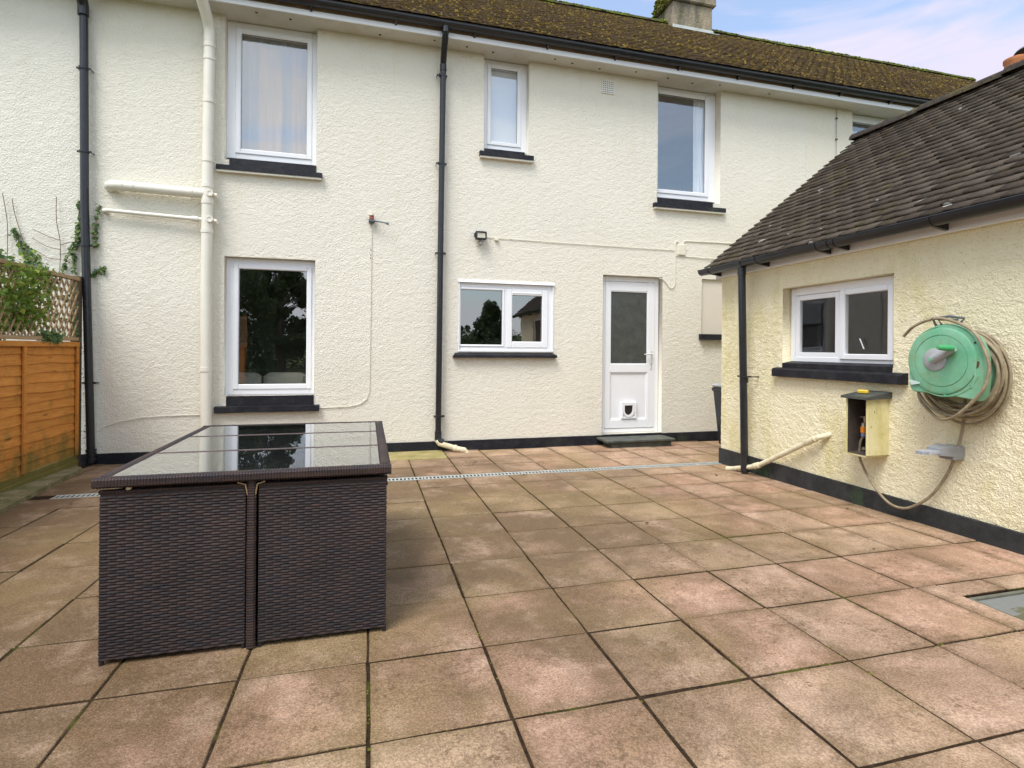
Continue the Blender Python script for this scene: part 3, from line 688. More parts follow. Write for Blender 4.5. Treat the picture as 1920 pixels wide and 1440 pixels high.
wn = window(H, LL[0], LL[1], LL[2]-.002, LL[3]-.002, W+.08, [(-1.424, -.690, .820, 2.149, .055)], fw=.055); sill(wn, -1.635, -.535, .512, .590, (-1.525, -.598, .705), lip=False)
wn = window(H, SM[0]+.02, SM[1]-.0, SM[2]+.045, 4.975, W+.10, [(1.515, 1.872, 3.930, 4.880, .048)], fw=.045); sill(wn, 1.348, 2.053, 3.680, 3.750, (1.415, 1.945, 3.80))
b = B(); b.box(1.45, 1.96, W+.165, W+.17, 3.83, 4.90); b.build('blind', MBL, wn)
wn = window(H, UR[0], UR[1], UR[2]+.06, 4.975, W+.12, [(3.935, 4.697, 3.527, 4.878, .055)], fw=.055, ); sill(wn, 3.796, 4.923, 3.222, 3.292, (3.86, 4.745, 3.375))
curtain(wn, MWC, 4.56, 4.80, 3.46, 4.90, W+.20, .015, 4, -.06, name='curtain') 
wn = window(H, KI[0], KI[1], KI[2], KI[3]-.055, W+.012, [(1.128, 1.672, 1.302, 1.999, .022), (1.796, 2.207, 1.346, 1.947, .075)], fw=.028)
b = B(); b.prism([(KI[0]-.006, W-.012, KI[3]+.004), (KI[0]-.006, W-.030, KI[3]-.03), (KI[0]-.006, W+.05, KI[3]-.03), (KI[0]-.006, W+.05, KI[3]+.004)], (KI[1]-KI[0]+.012, 0, 0)); b.box(KI[0], KI[1], W+.02, W+.07, KI[3]-.056, KI[3]-.031, .002)
b.box(KI[0], KI[0]+.014, W-.010, W+.011, KI[2], KI[3]-.031, .002); b.box(KI[1]-.014, KI[1], W-.010, W+.011, KI[2], KI[3]-.031, .002); b.box(KI[0]-.0, KI[1], W-.014, W+.0115, KI[2]-.018, KI[2]+.004, .002); b.build('trim', MUP, wn)
b = B(); b.box(1.80, 2.19, W-.004, W+.010, 1.968, 1.984, .003); b.build('trickle_vent', MUP, wn)
b = B(); b.prism([(1.030, W-.07, 1.140), (1.030, W-.07, 1.172), (1.075, W+.01, 1.212), (1.075, W+.01, 1.140)], (0, 0, 0)) if False else None
b.v = []; b.f = []; b.add([(1.03, W-.07, 1.14), (2.391, W-.07, 1.14), (2.391, W+.02, 1.14), (1.03, W+.02, 1.14), (1.03, W-.07, 1.172), (2.391, W-.07, 1.172), (2.33, W+.02, 1.214), (1.08, W+.02, 1.214)], [(0, 1, 2, 3), (4, 5, 6, 7), (0, 1, 5, 4), (1, 2, 6, 5), (3, 0, 4, 7)]); b.build('sill', MB, wn)
# tap arch and worktop behind the kitchen glass
b = B(); b.tube([(1.98+.09*math.cos(t), W+.34, 1.36+.10*math.sin(t)) for t in np.linspace(0, PI*.75, 12)], .008, 8); b.tube([(2.07, W+.34, 1.36), (2.07, W+.34, 1.2)], .009, 8); b.build('kitchen_tap', plain('chrome', (.7, .7, .7), .2, .02, metal=1), wn, smooth=True)
# back door
D = B(); ring(D, DO[0]+.005, DO[1]-.012, W+.075, W+.145, .118, 2.262, .07, wb=.055, wt=.07, wr=.065); door_fr = D.build('door_frame', MUP, H)
D = B(); x0, x1, z0, z1 = 3.132, 3.880, .178, 2.188; ya, yb = W+.068, W+.13
D.box(x0, 3.205, ya, yb, z0, z1, .004); D.box(3.775, x1, ya, yb, z0, z1, .004); D.box(3.2055, 3.7745, ya+.001, yb, 2.062, z1, .004); D.box(3.2055, 3.7745, ya+.001, yb, .945, 1.055, .004); D.box(3.2055, 3.7745, ya+.001, yb, z0, .290, .004)
ring(D, 3.205, 3.775, ya+.006, ya+.04, .290, .945, .016, c=.005); D.box(3.2215, 3.7585, ya+.022, yb-.01, .306, .929); ring(D, 3.205, 3.775, ya+.004, ya+.03, 1.055, 2.062, .012, c=.003)
door = D.build('door', MUP, H)
b = B(); b.box(3.217, 3.763, ya+.016, ya+.022, 1.066, 2.051); b.build('obscure_pane', MOB, door)
b = B(); b.box(3.812, 3.842, ya-.008, ya+.001, .985, 1.245, .004); b.cyl((3.827, ya-.045, 1.195), (3.827, ya, 1.195), .010, 12); b.tube([(3.827, ya-.045, 1.195), (3.79, ya-.052, 1.197), (3.70, ya-.050, 1.193)], [.011, .010, .009], 10); b.build('handle', plain('white_metal', (.75, .76, .77), .25, .03, metal=.3), door, smooth=True)
b = B(); b.cyl((3.827, ya-.0095, 1.055), (3.827, ya-.008, 1.055), .008, 10); b.build('keyhole', MDK, door)
b = B(); ring(b, 3.375, 3.605, ya-.018, ya+.0215, .305, .535, .03, c=.006); b.box(3.4055, 3.5745, ya+.001, ya+.0215, .3355, .5045)
for i, (rr, yy) in enumerate(((.092, -.012), (.078, -.018))): pass
V = []; cx, cz = 3.49, .440; n_ = 14
outer = [(cx-.092, .510), (cx+.080, .510)]+[(cx-.006+.086*math.cos(-PI*k/n_), cz-.02+.095*math.sin(-PI*k/n_)) for k in range(n_+1)]
inner = [(cx-.070, .490), (cx+.052, .490)]+[(cx-.009+.061*math.cos(-PI*k/n_), cz-.015+.068*math.sin(-PI*k/n_)) for k in range(n_+1)]
m_ = len(outer); P = [(x, ya-.022, z) for x, z in outer]+[(x, ya-.022, z) for x, z in inner]+[(x, ya-.004, z) for x, z in inner]
b.add(P, [(i, (i+1) % m_, m_+(i+1) % m_, m_+i) for i in range(m_)]+[(m_+i, m_+(i+1) % m_, 2*m_+(i+1) % m_, 2*m_+i) for i in range(m_)])
flap = b.build('cat_flap', MUP, door)
b = B(); b.add([(x, ya-.006, z) for x, z in inner], [tuple(range(m_))]); b.build('flap_pane', plain('smoked_plastic', (.03, .026, .024), .3, .1), flap)
# blocked window sill
b = B(); b.prism([(4.537, W-.07, 1.405), (4.537, W-.07, 1.478), (4.537, W+.02, 1.49), (4.537, W+.02, 1.405)], (.75, 0, 0)); b.build('sill', MB, H)
# air vent in the wall
b = B(); b.box(3.018, 3.205, W-.014, W+.02, 4.70, 4.885, .003); v_ = b.build('air_vent', MUPC, H)
b = B()
for i in range(6):
    for j in range(6): b.box(3.034+i*.027, 3.046+i*.027, W-.0165, W-.0135, 4.716+j*.027, 4.726+j*.027)
b.build('vent_hole', MDK, v_)
# soffit vents
for k, x in enumerate([-1.22, -.87, .12, .76, 1.16, 1.5, 2.3, 2.55, 2.95, 3.45, 3.95, 4.35, 4.75, 5.6]):
    b = B(); b.lathe([(0, .0), (0, .015), (.004, .013), (.004, .004)], (x, 6.54+.03*((k*7) % 3), 4.9795), (0, 0, -1), 12); b.build('soffit_vent', MRU if k % 3 == 0 else MDK, H)
# middle rainwater pipe with swan neck
b = B(); pr = .036
b.tube([(.868, 6.365, 5.06), (.868, 6.365, 4.99)], .041, 16); b.tube([(.868, 6.365, 5.0), (.868, 6.38, 4.96), (.872, 6.56, 4.78), (.875, 6.60, 4.73), (.875, 6.60, 4.65)], pr+.002, 16)
b.tube([(.875, 6.60, 4.70), (.860, 6.605, 2.4), (.850, 6.61, .20)], pr, 16); b.tube([(.875, 6.60, 4.73), (.875, 6.60, 4.66)], .042, 16)
b.tube([(.850, 6.61, .24), (.850, 6.61, .15), (.87, 6.60, .115), (.905, 6.59, .098)], .043, 16)
pm = b.build('downpipe', MBP, H, smooth=True)
for z in (4.60, 3.52, 2.42, .42): b = B(); pipe_clip(b, .862, 6.605, z, W); b.build('pipe_clip', MBP, pm)
b = B(); b.tube([(.835, 6.60, .13), (.86, 6.59, .09), (1.07, 6.52, .028), (1.16, 6.50, .012), (1.19, 6.50, -.03)], .033, 14); b.tube([(1.035, 6.53, .04), (1.06, 6.522, .032)], .041, 14); b.build('waste_bend', MDP, pm, smooth=True)
# left rainwater pipe
b = B(); b.tube([(-2.90, 6.365, 5.06), (-2.90, 6.365, 5.0), (-2.88, 6.52, 4.90), (-2.89, 6.60, 4.80), (-2.89, 6.60, 4.70)], .05, 16)
b.tube([(-2.89, 6.61, 4.80), (-2.868, 6.61, 2.7), (-2.79, 6.605, .02)], .038, 16)
for z, x in ((.06, -2.788), (.11, -2.79), (.15, -2.791)): b.tube([(x, 6.605, z-.015), (x, 6.605, z+.015)], .048, 16)
pl = b.build('downpipe', MBP, H, smooth=True)
for z, x in ((4.15, -2.885), (3.28, -2.873), (2.30, -2.857), (.86, -2.812)): b = B(); pipe_clip(b, x, 6.605, z, W); b.build('pipe_clip', MBP, pl)
# soil stack
b = B(); b.tube([(-1.70, 6.59, -.05), (-1.713, 6.59, 2.0), (-1.70, 6.59, 4.68)], .056, 20)
b.tube([(-1.70, 6.59, 4.60), (-1.70, 6.59, 4.72), (-1.705, 6.55, 4.80), (-1.72, 6.36, 4.95), (-1.725, 6.27, 5.05), (-1.725, 6.25, 5.2), (-1.725, 6.25, 5.9)], .058, 20)
for z, x in ((4.56, -1.70), (4.42, -1.70), (3.95, -1.70), (3.3, -1.705), (3.02, -1.707), (2.84, -1.708), (2.52, -1.71), (1.0, -1.71)): b.tube([(x, 6.59, z-.022), (x, 6.59, z+.022)], .0615, 20)
stack = b.build('soil_pipe', MCRP, H, smooth=True)
b = B(); b.tube([(-1.71, 6.59, 2.93), (-2.0, 6.59, 2.935), (-2.55, 6.59, 2.95), (-2.62, 6.60, 2.95), (-2.655, 6.64, 2.948), (-2.66, 6.70, 2.947)], .052, 18)
for x in (-1.86, -2.42, -2.52): b.tube([(x-.016, 6.59, 2.93-(x+1.71)*.022), (x+.016, 6.59, 2.93-(x+1.71)*.022)], .057, 18)
b.build('branch_pipe', MCRP, stack, smooth=True)
b = B(); b.tube([(-1.71, 6.60, 2.645), (-2.66, 6.62, 2.685), (-2.70, 6.63, 2.685), (-2.71, 6.70, 2.684)], .021, 12); b.tube([(-1.80, 6.60, 2.648), (-1.86, 6.60, 2.651)], .03, 12); b.build('waste_pipe', MCRP, stack, smooth=True)
for z in (2.93, 2.645):
    b = B(); b.cyl((-1.67, 6.59, z), (-1.67, 6.53, z), .034, 18); b.lathe([(0, .034), (.006, .034), (.006, .022), (.001, .020), (.001, 0)], (-1.67, 6.53, z), (0, -1, 0), 18); b.cyl((-1.66, 6.585, z-.015), (-1.605, 6.575, z-.015), .026, 14); b.build('access_boss', MCRP, stack, smooth=True)
# cables
def cable(pts, r=.005, y=W-.010, mat=MW, par=H):
    P = [(x, y, z) for x, z in pts]; b = B(); b.tube(P, r, 6); return b.build('cable', mat, par, smooth=True)
cable([(.042, 2.70), (.04, 2.3), (.035, 1.2), (.03, .74), (.0, .64), (-.08, .58), (-.2, .555), (-.5, .545), (-.9, .523), (-1.6, .497), (-2.1, .492), (-2.35, .478), (-2.55, .44), (-2.70, .39)], .0045, W-.011)
cable([(1.44, 2.665), (2.2, 2.655), (3.1, 2.65), (4.14, 2.648)], .004, W-.010)
cable([(4.145, 2.745), (4.145, 2.2), (4.13, 2.145), (4.10, 2.12), (4.06, 2.125), (4.0, 2.20), (3.95, 2.24), (3.90, 2.245)], .006, W-.012, MCRP)
cable([(4.145, 2.745), (4.16, 2.77), (4.19, 2.772), (4.20, 2.74)], .007, W-.012)
cable([(4.27, 2.70), (4.27, 2.75), (4.29, 2.785), (4.35, 2.79), (5.2, 2.80), (6.0, 2.80)], .006, W-.010)
cable([(4.15, 2.575), (4.6, 2.565), (4.9, 2.56)], .005, W-.012)
cable([(6.90, 4.97), (6.90, 4.0), (6.90, 3.0)], .006, W-.012) if False else None
b = B(); b.box(4.18, 4.305, W-.028, W+.01, 2.585, 2.735, .008); b.build('junction_box', MSIG, H)
b = B(); b.box(1.555, 1.605, W-.035, W+.01, 2.625, 2.655, .005); b.build('junction_box', MSIG, H)
# floodlight
fl = thing('floodlight', 'small black security floodlight fixed on the cream wall above the kitchen window', 'floodlight', (1.37, W, 2.665))
b = B(); ring(b, -.075, .065, -.105, -.055, -.045, .055, .018, c=.006); b.box(-.075, .065, -.0545, -.03, -.045, .055, .008); b.box(-.03, .03, -.03, .0, -.03, .04, .004); b.box(-.092, -.076, -.09, -.05, -.02, .03, .003); b.build('housing', MBP, fl)
b = B(); b.box(-.0565, .0465, -.090, -.084, -.0265, .0365); b.build('lens', plain('floodlight_lens', (.62, .58, .46), .3, .2, 30), fl)
b = B(); b.cyl((-.005, -.06, -.046), (-.005, -.065, -.075), .012, 10); b.lathe([(0, .0), (.0, .022), (.03, .022), (.042, .016), (.046, 0)], (-.005, -.055, -.072), (0, -.35, -1), 14); b.build('sensor', MGRY, fl, smooth=True)
# old line bracket
br_ = thing('cable_bracket', 'rusty old cable bracket with insulator on the wall left of the middle downpipe', 'bracket', (.04, W, 2.78))
b = B(); b.lathe([(0, 0), (0, .030), (.014, .032), (.02, .022), (.03, .022), (.034, 0)], (0, -.05, .045), (0, 0, 1), 16); b.build('insulator', MSIG, br_, smooth=True)
b = B(); b.lathe([(0, .026), (.022, .028), (.03, .024), (.045, .026)], (0, -.05, .0), (0, 0, 1), 16); b.build('insulator_body', plain('red_brown', (.20, .05, .03), .6, .2), br_, smooth=True)
b = B(); b.box(-.035, .035, -.075, .0, -.03, .0, .005); b.tube([(.02, -.06, -.015), (.10, -.075, -.025), (.19, -.08, -.04)], [.010, .008, .007], 8); b.lathe([(0, 0), (0, .014), (.03, .014), (.03, 0)], (.17, -.08, -.04), (1, 0, -.1), 10); b.cyl((0, -.045, -.03), (0, -.045, -.065), .009, 8); b.build('arm', plain('grey_iron', (.10, .13, .15), .6, .3, 20), br_)
for z in (2.43, 2.37, 2.33):
    b = B(); b.lathe([(0, 0), (0, .009), (.012, .007), (.012, 0)], (.035, W, z), (0, -1, 0), 8); b.build('rusty_nail', MRU, H)
# stone step
st = thing('door_step', 'low step of two stacked dark slate slabs below the white back door', 'step', (3.46, 6.5, 0))
b = B(); b.box(-.40, .46, -.14, .155, -.03, .052, .006); b.build('lower_slab', MSLATE, st)
b = B(); b.box(-.49, .50, -.175, .158, .053, .083, .006); b.build('upper_slab', MSLATE, st)
# sofa behind the lower left window
sf = thing('sofa', 'cream backed sofa seen through the lower left window of the house', 'sofa', (-1.1, 7.35, 0))
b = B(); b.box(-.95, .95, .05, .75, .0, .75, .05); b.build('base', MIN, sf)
for x0 in (-.93, -.16, .40):
    b = B(); b.box(x0, x0+(.74 if x0 < -.5 else .52 if x0 < 0 else .5), -.02, .14, .60, .93, .05); b.build('back_cushion', MSOFA, sf, smooth=True)

# chimney
b = B(); b.box(5.93, 6.85, 9.70, 10.30, 7.4, 8.35, .01); ch = b.build('chimney', MCH, H)
b = B(); b.box(5.87, 6.91, 9.64, 10.36, 8.351, 8.62, .02); b.build('chimney_crown', MCH, ch)
b = B()
V = []; F = []
for k in range(500):
    if random.random() < .5: p = Vector((5.87+random.gauss(0, .02), random.uniform(9.64, 10.36), 8.35+random.random()*.27))
    else: p = Vector((random.uniform(5.87, 6.91), 9.64+random.gauss(0, .015), 8.60+random.random()*.03))
    s = random.uniform(.02, .045); q = len(V)
    for a in ((s, 0, 0), (-s, 0, 0), (0, s, 0), (0, -s, 0), (0, 0, s), (0, 0, -s)): V.append(p+Vector(a)*random.uniform(.6, 1.1))
    F += [(q+i, q+j, q+l) for i in (0, 1) for j in (2, 3) for l in (4, 5)]
b.v = [tuple(v) for v in V]; b.f = F; tag(b.build('chimney_moss', MMOSS, ch, smooth=True), kind='stuff')
b = B(); b.prism([(5.92, 9.693, 7.74), (5.92, 9.693, 7.865), (6.86, 9.693, 7.865), (6.90, 9.693, 7.74)], (0, -.012, 0)); b.prism([(5.90, 9.683, 7.80), (5.90, 9.56, 7.72), (6.93, 9.56, 7.72), (6.93, 9.683, 7.80)], (0, 0, .012)); b.build('flashing', MLEAD, ch)
for x in (6.15, 6.62): b = B(); b.lathe([(0, .13), (.05, .12), (.35, .10), (.37, .12), (.42, .12), (.42, .08)], (x, 10, 8.62), (0, 0, 1), 20); b.build('chimney_pot', MTER, ch, smooth=True)

# neighbours either side
HL = thing('neighbouring_house', 'paler white rendered house at the far left, beyond the fence', 'house')
wall_sheet('wall', MWL, HL, fr_main, -7.5, XA, -.2, 5.0, [], .022, .0062, .032)
b = B(); b.box(-7.5, XA-.001, W-.022, W+.03, -.2, .103, .004); b.build('plinth', MB, HL)
eaves(HL, -7.5, XA)
HR = thing('neighbouring_house', 'creamy end of the terrace on the far right, half hidden by the outbuilding roof', 'house')
W4 = (7.225, 8.25, 3.35, 4.99)
wall_sheet('wall', MWR, HR, fr_main, XB, 14.5, -.2, 5.0, [W4], .022, .006, .032, depth=.14)
b = B(); b.box(XB+.001, 14.5, W-.022, W+.03, -.2, .103, .004); b.build('plinth', MB, HR)
eaves(HR, XB, 14.5); moss_clumps(HR, XB, 14.5, 700); interior(HR, XB+.2, 14, [(2.65, 4.95)])
wn = window(HR, W4[0], W4[1], W4[2]+.06, 4.975, W+.08, [(7.30, 8.15, 3.5, 4.86, .05)], fw=.06); sill(wn, 7.15, 8.32, 3.222, 3.292, (7.25, 8.2, 3.375)); curtain(wn, MWC, 7.28, 8.2, 3.46, 4.77, W+.2, .015, 14, name='net_curtain')
cable([(6.91, 4.96), (6.91, 4.0), (6.91, 3.3), (6.91, 2.5)], .006, W-.012, plain('grey_cable', (.40, .40, .36), .6), HR)
for z in (4.82, 4.5, 4.2, 3.9): b = B(); b.box(6.895, 6.925, W-.022, W, z-.01, z+.01); b.build('cable_clip', MRU, HR)

# ------------------------------------------------------------------ the outbuilding on the right
G = thing('outbuilding', 'single storey outbuilding of yellow roughcast with dark tiled roof and a sliding window', 'outbuilding')
Y0, Y1 = .12, 5.2; GX = 3.83
WO = (3.165, 4.285, 1.135, 1.848); DR = (1.15, 1.95, .12, 2.02)
wall_sheet('wall', MY, G, fr_wing, Y0, Y1, -.2, 2.15, [WO, DR], .0095, .0095, .026, depth=.12, seed=5)
b = B()
b.add([(GX, Y1, -.2), (7.7, Y1, -.2), (7.7, Y1, 2.15), (GX, Y1, 2.15)], [(0, 1, 2, 3)]); b.add([(GX, Y0, -.2), (7.7, Y0, -.2), (7.7, Y0, 2.15), (GX, Y0, 2.15)], [(0, 1, 2, 3)]); b.add([(7.7, Y0, -.2), (7.7, Y1, -.2), (7.7, Y1, 2.15), (7.7, Y0, 2.15)], [(0, 1, 2, 3)])
for y in (Y0, Y1): b.add([(GX, y, 2.15), (7.7, y, 2.15), (5.77, y, 3.66)], [(0, 1, 2)])
b.build('end_walls', MY, G)
for (a, c2) in ((Y0, DR[0]), (DR[1], Y1+.015)):
    b = B(); b.box(GX-.022, GX+.05, a, c2, -.2, .168, .004) ; b.build('plinth', MWING_B, G)
# plinth follows the sloping paving: lower its top to the measured line
b = B(); b.add([(3.95, Y0+.1, 0), (7.5, Y0+.1, 0), (7.5, Y1-.1, 0), (3.95, Y1-.1, 0), (3.95, Y0+.1, 2.1), (7.5, Y0+.1, 2.1), (7.5, Y1-.1, 2.1), (3.95, Y1-.1, 2.1)], [(0, 1, 2, 3), (4, 5, 6, 7), (0, 1, 5, 4), (1, 2, 6, 5), (2, 3, 7, 6)]); b.build('room_interior', MIN, G)
b = B(); b.box(GX-.052, GX-.030, Y0-.06, Y1+.03, 2.060, 2.165, .003); b.box(GX-.0295, GX+.03, Y0-.06, Y1+.03, 2.066, 2.08); b.box(GX-.052, GX+.03, Y1+.0305, Y1+.045, 2.045, 2.2, .002); b.build('fascia', MUP, G)
b = B(); b.prism([(GX-.03, Y1+.02, 2.19), (5.77, Y1+.02, 3.72), (5.77, Y1+.02, 3.60), (GX-.03, Y1+.02, 2.08)], (0, .025, 0)); b.prism([(7.73, Y1+.02, 2.19), (5.77, Y1+.02, 3.72), (5.77, Y1+.02, 3.60), (7.73, Y1+.02, 2.08)], (0, .025, 0)); b.build('barge_board', MUP, G)
# roof
TA = math.atan2(3.84-2.185, 5.77-3.685); tl = math.hypot(3.84-2.185, 5.77-3.685)
tiles('roof', MT2, G, (3.665, Y0-.08, 2.165), (0, 1, 0), (math.cos(TA), 0, math.sin(TA)), (-math.sin(TA), 0, math.cos(TA)), 26, tl/25.6, 33, .165, 0, Y1-Y0+.16, jit=.003, th=.015, lift=.014)
tiles('roof_rear', MT2, G, (7.875, Y0-.08, 2.165), (0, 1, 0), (-math.cos(TA), 0, math.sin(TA)), (math.sin(TA), 0, math.cos(TA)), 13, tl/12.8, 33, .165, 0, Y1-Y0+.16, jit=.006)
b = B(); b.add([(3.70, Y0-.05, 2.16), (3.70, Y1+.05, 2.16), (5.77, Y1+.05, 3.80), (5.77, Y0-.05, 3.80), (7.84, Y0-.05, 2.16), (7.84, Y1+.05, 2.16)], [(0, 1, 2, 3), (3, 2, 5, 4)]); b.build('roof_deck', MDK, G)
b = B(); b.prism([(3.69, Y1+.045, 2.165), (5.77, Y1+.045, 3.815), (5.77, Y1+.045, 3.79), (3.69, Y1+.045, 2.14)], (0, .028, 0)); b.build('verge_mortar', plain('verge_mortar', (.20, .17, .13), .95, .3, 12, .01, 30), G)
b = B(); y = Y0-.08
while y < Y1+.08-.01:
    e = min(y+.40, Y1+.08); V = []; nn = 9; t = random.uniform(-.01, .01)
    for k_, yy in enumerate((y+.004, e-.004)):
        for k in range(nn): a = PI*(.06+.88*k/(nn-1)); V.append((5.77-math.cos(a)*.125, yy, 3.80+math.sin(a)*.115+t+(.006 if k_ else 0)))
    b.add(V, [(k, k+1, nn+k+1, nn+k) for k in range(nn-1)]+[tuple(range(nn)), tuple(range(nn, 2*nn))]); y = e
b.build('ridge', MRG2, G, smooth=True)
# gutter
b = B(); half_gutter(b, (3.655, Y0-.1, 2.150), (3.655, Y1+.13, 2.150), out=(-1, 0, 0), r=.055)
gg = b.build('gutter', MBP, G, smooth=True)
for y, w_ in ((4.68, .12), (3.62, .10), (1.6, .1)): u = B(); gutter_union(u, (3.655, y, 2.152), (0, 1, 0), (-1, 0, 0), .061, w_); u.build('union', MBP, gg)
for y in (5.16, 4.42, 3.70, 3.52, 2.75, 2.0, 1.2, .4): br = B(); gutter_union(br, (3.655, y, 2.152), (0, 1, 0), (-1, 0, 0), .0605, .024); br.prism([(3.777, y-.012, 2.135), (3.65, y-.012, 2.092), (3.777, y-.012, 2.075)], (0, .024, 0)); br.build('bracket', MBP, gg)
b = B(); b.tube([(3.665, 4.67, 2.10), (3.665, 4.67, 2.02)], .042, 16); b.tube([(3.665, 4.67, 2.05), (3.69, 4.665, 1.0), (3.715, 4.665, .02)], .037, 16); b.tube([(3.698, 4.665, .98), (3.698, 4.665, .93)], .043, 16)
dp = b.build('downpipe', MBP, G, smooth=True); b = B(); b.box(3.665, 3.735, 4.60, 4.73, .985, 1.0, .002); b.cyl((3.70, 4.605, .99), (3.83, 4.605, .99), .006, 8); b.build('pipe_clip', MBP, dp)
# sliding window
XF = GX+.08
b = B(); ring(b, XF, XF+.06, WO[0]+.045, WO[1]-.012, WO[2]+.02, WO[3]-.002, .045, axis='x', wt=.072, wl=.05, wr=.05); wo = b.build('window', MUP, G)
b = B(); b.box(XF+.004, XF+.055, 3.685, 3.735, WO[2]+.065, WO[3]-.08, .004); ring(b, XF+.006, XF+.045, 3.735, 4.222, WO[2]+.062, WO[3]-.077, .045, axis='x'); ring(b, XF-.016, XF+.03, 3.228, 3.712, WO[2]+.050, WO[3]-.068, .048, axis='x', c=.006); b.build('frame', MUP, wo)
b = B(); b.add([(XF+.022, 3.775, 1.24), (XF+.022, 4.182, 1.24), (XF+.022, 4.182, 1.735), (XF+.022, 3.775, 1.735)], [(0, 1, 2, 3)]); b.build('pane', MGW, wo)
b = B(); b.add([(XF+.004, 3.27, 1.23), (XF+.004, 3.67, 1.23), (XF+.004, 3.67, 1.735), (XF+.004, 3.27, 1.735)], [(0, 1, 2, 3)]); b.build('pane', MGW, wo)
b = B(); b.box(XF-.02, XF-.0165, 3.47, 3.478, 1.275, 1.36); b.v = [(x, 3.474+(y-3.474)+(z-1.275)*-.45*-1, z) for x, y, z in b.v]; b.build('window_catch', MUP, wo)
b = B(); b.prism([(GX-.062, 3.050, 1.012), (GX-.062, 3.050, 1.078), (GX-.045, 3.050, 1.092), (GX+.05, 3.050, 1.105), (GX+.05, 3.050, 1.012)], (0, 1.31, 0)); b.prism([(GX-.014, 3.172, 1.094), (GX-.014, 3.172, 1.140), (GX+.09, 3.172, 1.158), (GX+.09, 3.172, 1.094)], (0, 1.106, 0)); b.build('sill', MB, wo)
# brown door, seen reflected
b = B(); b.box(GX+.06, GX+.10, DR[0], DR[1], DR[2], DR[3]); db = b.build('door', plain('brown_door', (.10, .055, .03), .5, .2), G)
b = B(); ring(b, GX+.03, GX+.0595, DR[0], DR[1], DR[2], DR[3], .06, axis='x'); b.build('door_frame', MUP, db)
# waste pipe leaning on the wall
b = B(); b.tube([(3.84, 3.73, .545), (3.765, 3.79, .512), (3.757, 3.9, .452), (3.755, 4.50, .125), (3.735, 4.60, .085), (3.70, 4.83, .020), (3.685, 4.90, .006)], .024, 14); b.tube([(3.76, 3.82, .496), (3.757, 3.92, .441)], .029, 14); b.tube([(3.752, 4.50, .125), (3.742, 4.56, .10)], .030, 14); b.build('waste_pipe', MDP, G, smooth=True)

# chimney pots beyond the outbuilding
C2 = thing('chimney_stack', 'distant brick chimney with terracotta pots peeping over the outbuilding ridge', 'chimney', (7.15, 4.38, 0))
b = B(); b.box(-.06, .60, -.80, .14, 3.0, 4.36, .02); b.build('stack', plain('old_brick', (.25, .13, .08), .9, .3, 8, .02, 18), C2)
for (x, y, h) in ((-.03, .06, .0), (.06, -.26, -.04)): b = B(); b.lathe([(0, .11), (.03, .105), (.15, .10), (.17, .112), (.205, .112), (.205, .08), (.1, .08)], (x, y, 4.40+h), (0, 0, 1), 24); b.build('chimney_pot', MTER, C2, smooth=True)
b = B(); b.lathe([(0, .16), (.02, .15), (.06, .10), (.08, 0)], (.06, -.04, 4.64), (.15, .1, 1), 20); b.tube([(.02, .02, 4.57), (.05, -.03, 4.66)], .01, 6); b.build('cowl', plain('weathered_steel', (.10, .11, .11), .5, .3), C2, smooth=True)

# wheelie bin in the passage
wb = thing('wheelie_bin', 'black wheeled bin with grey lid standing half hidden behind the outbuilding corner', 'bin', (4.52, 5.66, gz(4.5, 5.7)))
b = B(); b.add([(-.22, -.2, .09), (.22, -.2, .09), (.22, .22, .09), (-.22, .22, .09), (-.27, -.26, .78), (.27, -.26, .78), (.27, .28, .78), (-.27, .28, .78)], [(0, 1, 2, 3), (4, 5, 6, 7), (0, 1, 5, 4), (1, 2, 6, 5), (2, 3, 7, 6), (3, 0, 4, 7)]); b.box(-.285, .285, -.275, .295, .75, .80, .01); b.build('body', MBP, wb)
b = B(); b.box(-.29, .29, -.28, .30, .801, .85, .02); b.build('lid', plain('grey_lid', (.42, .46, .44), .5, .1), wb)
for s in (-1, 1): b = B(); b.lathe([(0, 0), (0, .09), (.01, .1), (.05, .1), (.06, .09), (.06, 0)], (s*.26-.03, -.15, .10), (1, 0, 0), 20); b.build('wheel', plain('rubber', (.02, .02, .02), .8, .2), wb, smooth=True)

# ------------------------------------------------------------------ hose reel, hose, tap box, bracket
hr = thing('hose_reel', 'faded green wall mounted hose reel with grey crank and green grip', 'hose reel', (3.83, 2.607, 1.197))
XR = -.27   # front face offset from the wall
b = B()
# shell: rounded drum with squared lower corners (profile in YZ, +Y is left in the picture)
prof = []
for k in range(0, 25): a = PI*(-.02+1.04*k/24); prof.append((math.cos(a)*.231, math.sin(a)*.238))
prof += [(-.234, -.10), (-.226, -.205), (-.195, -.240), (-.06, -.226), (.03, -.218), (.13, -.216), (.202, -.212), (.226, -.190), (.234, -.10)]
def lay(s, x): return [(x, y*s, z*s) for y, z in prof]
lays = [lay(.955, XR+.002), lay(.98, XR+.010), lay(1.0, XR+.026), lay(1.0, XR+.062), lay(.97, XR+.075), lay(.80, XR+.080), lay(.78, XR+.150), lay(.80, XR+.175)]
m_ = len(prof); V = [p for l in lays for p in l]; F = [(l*m_+i, l*m_+(i+1) % m_, (l+1)*m_+(i+1) % m_, (l+1)*m_+i) for l in range(len(lays)-1) for i in range(m_)]+[tuple(range(m_)), tuple((len(lays)-1)*m_+i for i in range(m_))]
b.add(V, F); shell = b.build('casing', MGR, hr, smooth=True)
b = B(); b.lathe([(0, .215), (.010, .212), (.014, .200), (.012, .170), (.0125, .1675), (.006, .165), (.0125, .1625), (.015, .10), (.015, 0)], (XR+.005, .015, .0), (-1, 0, 0), 48); b.build('face_disc', MGR, shell, smooth=True)
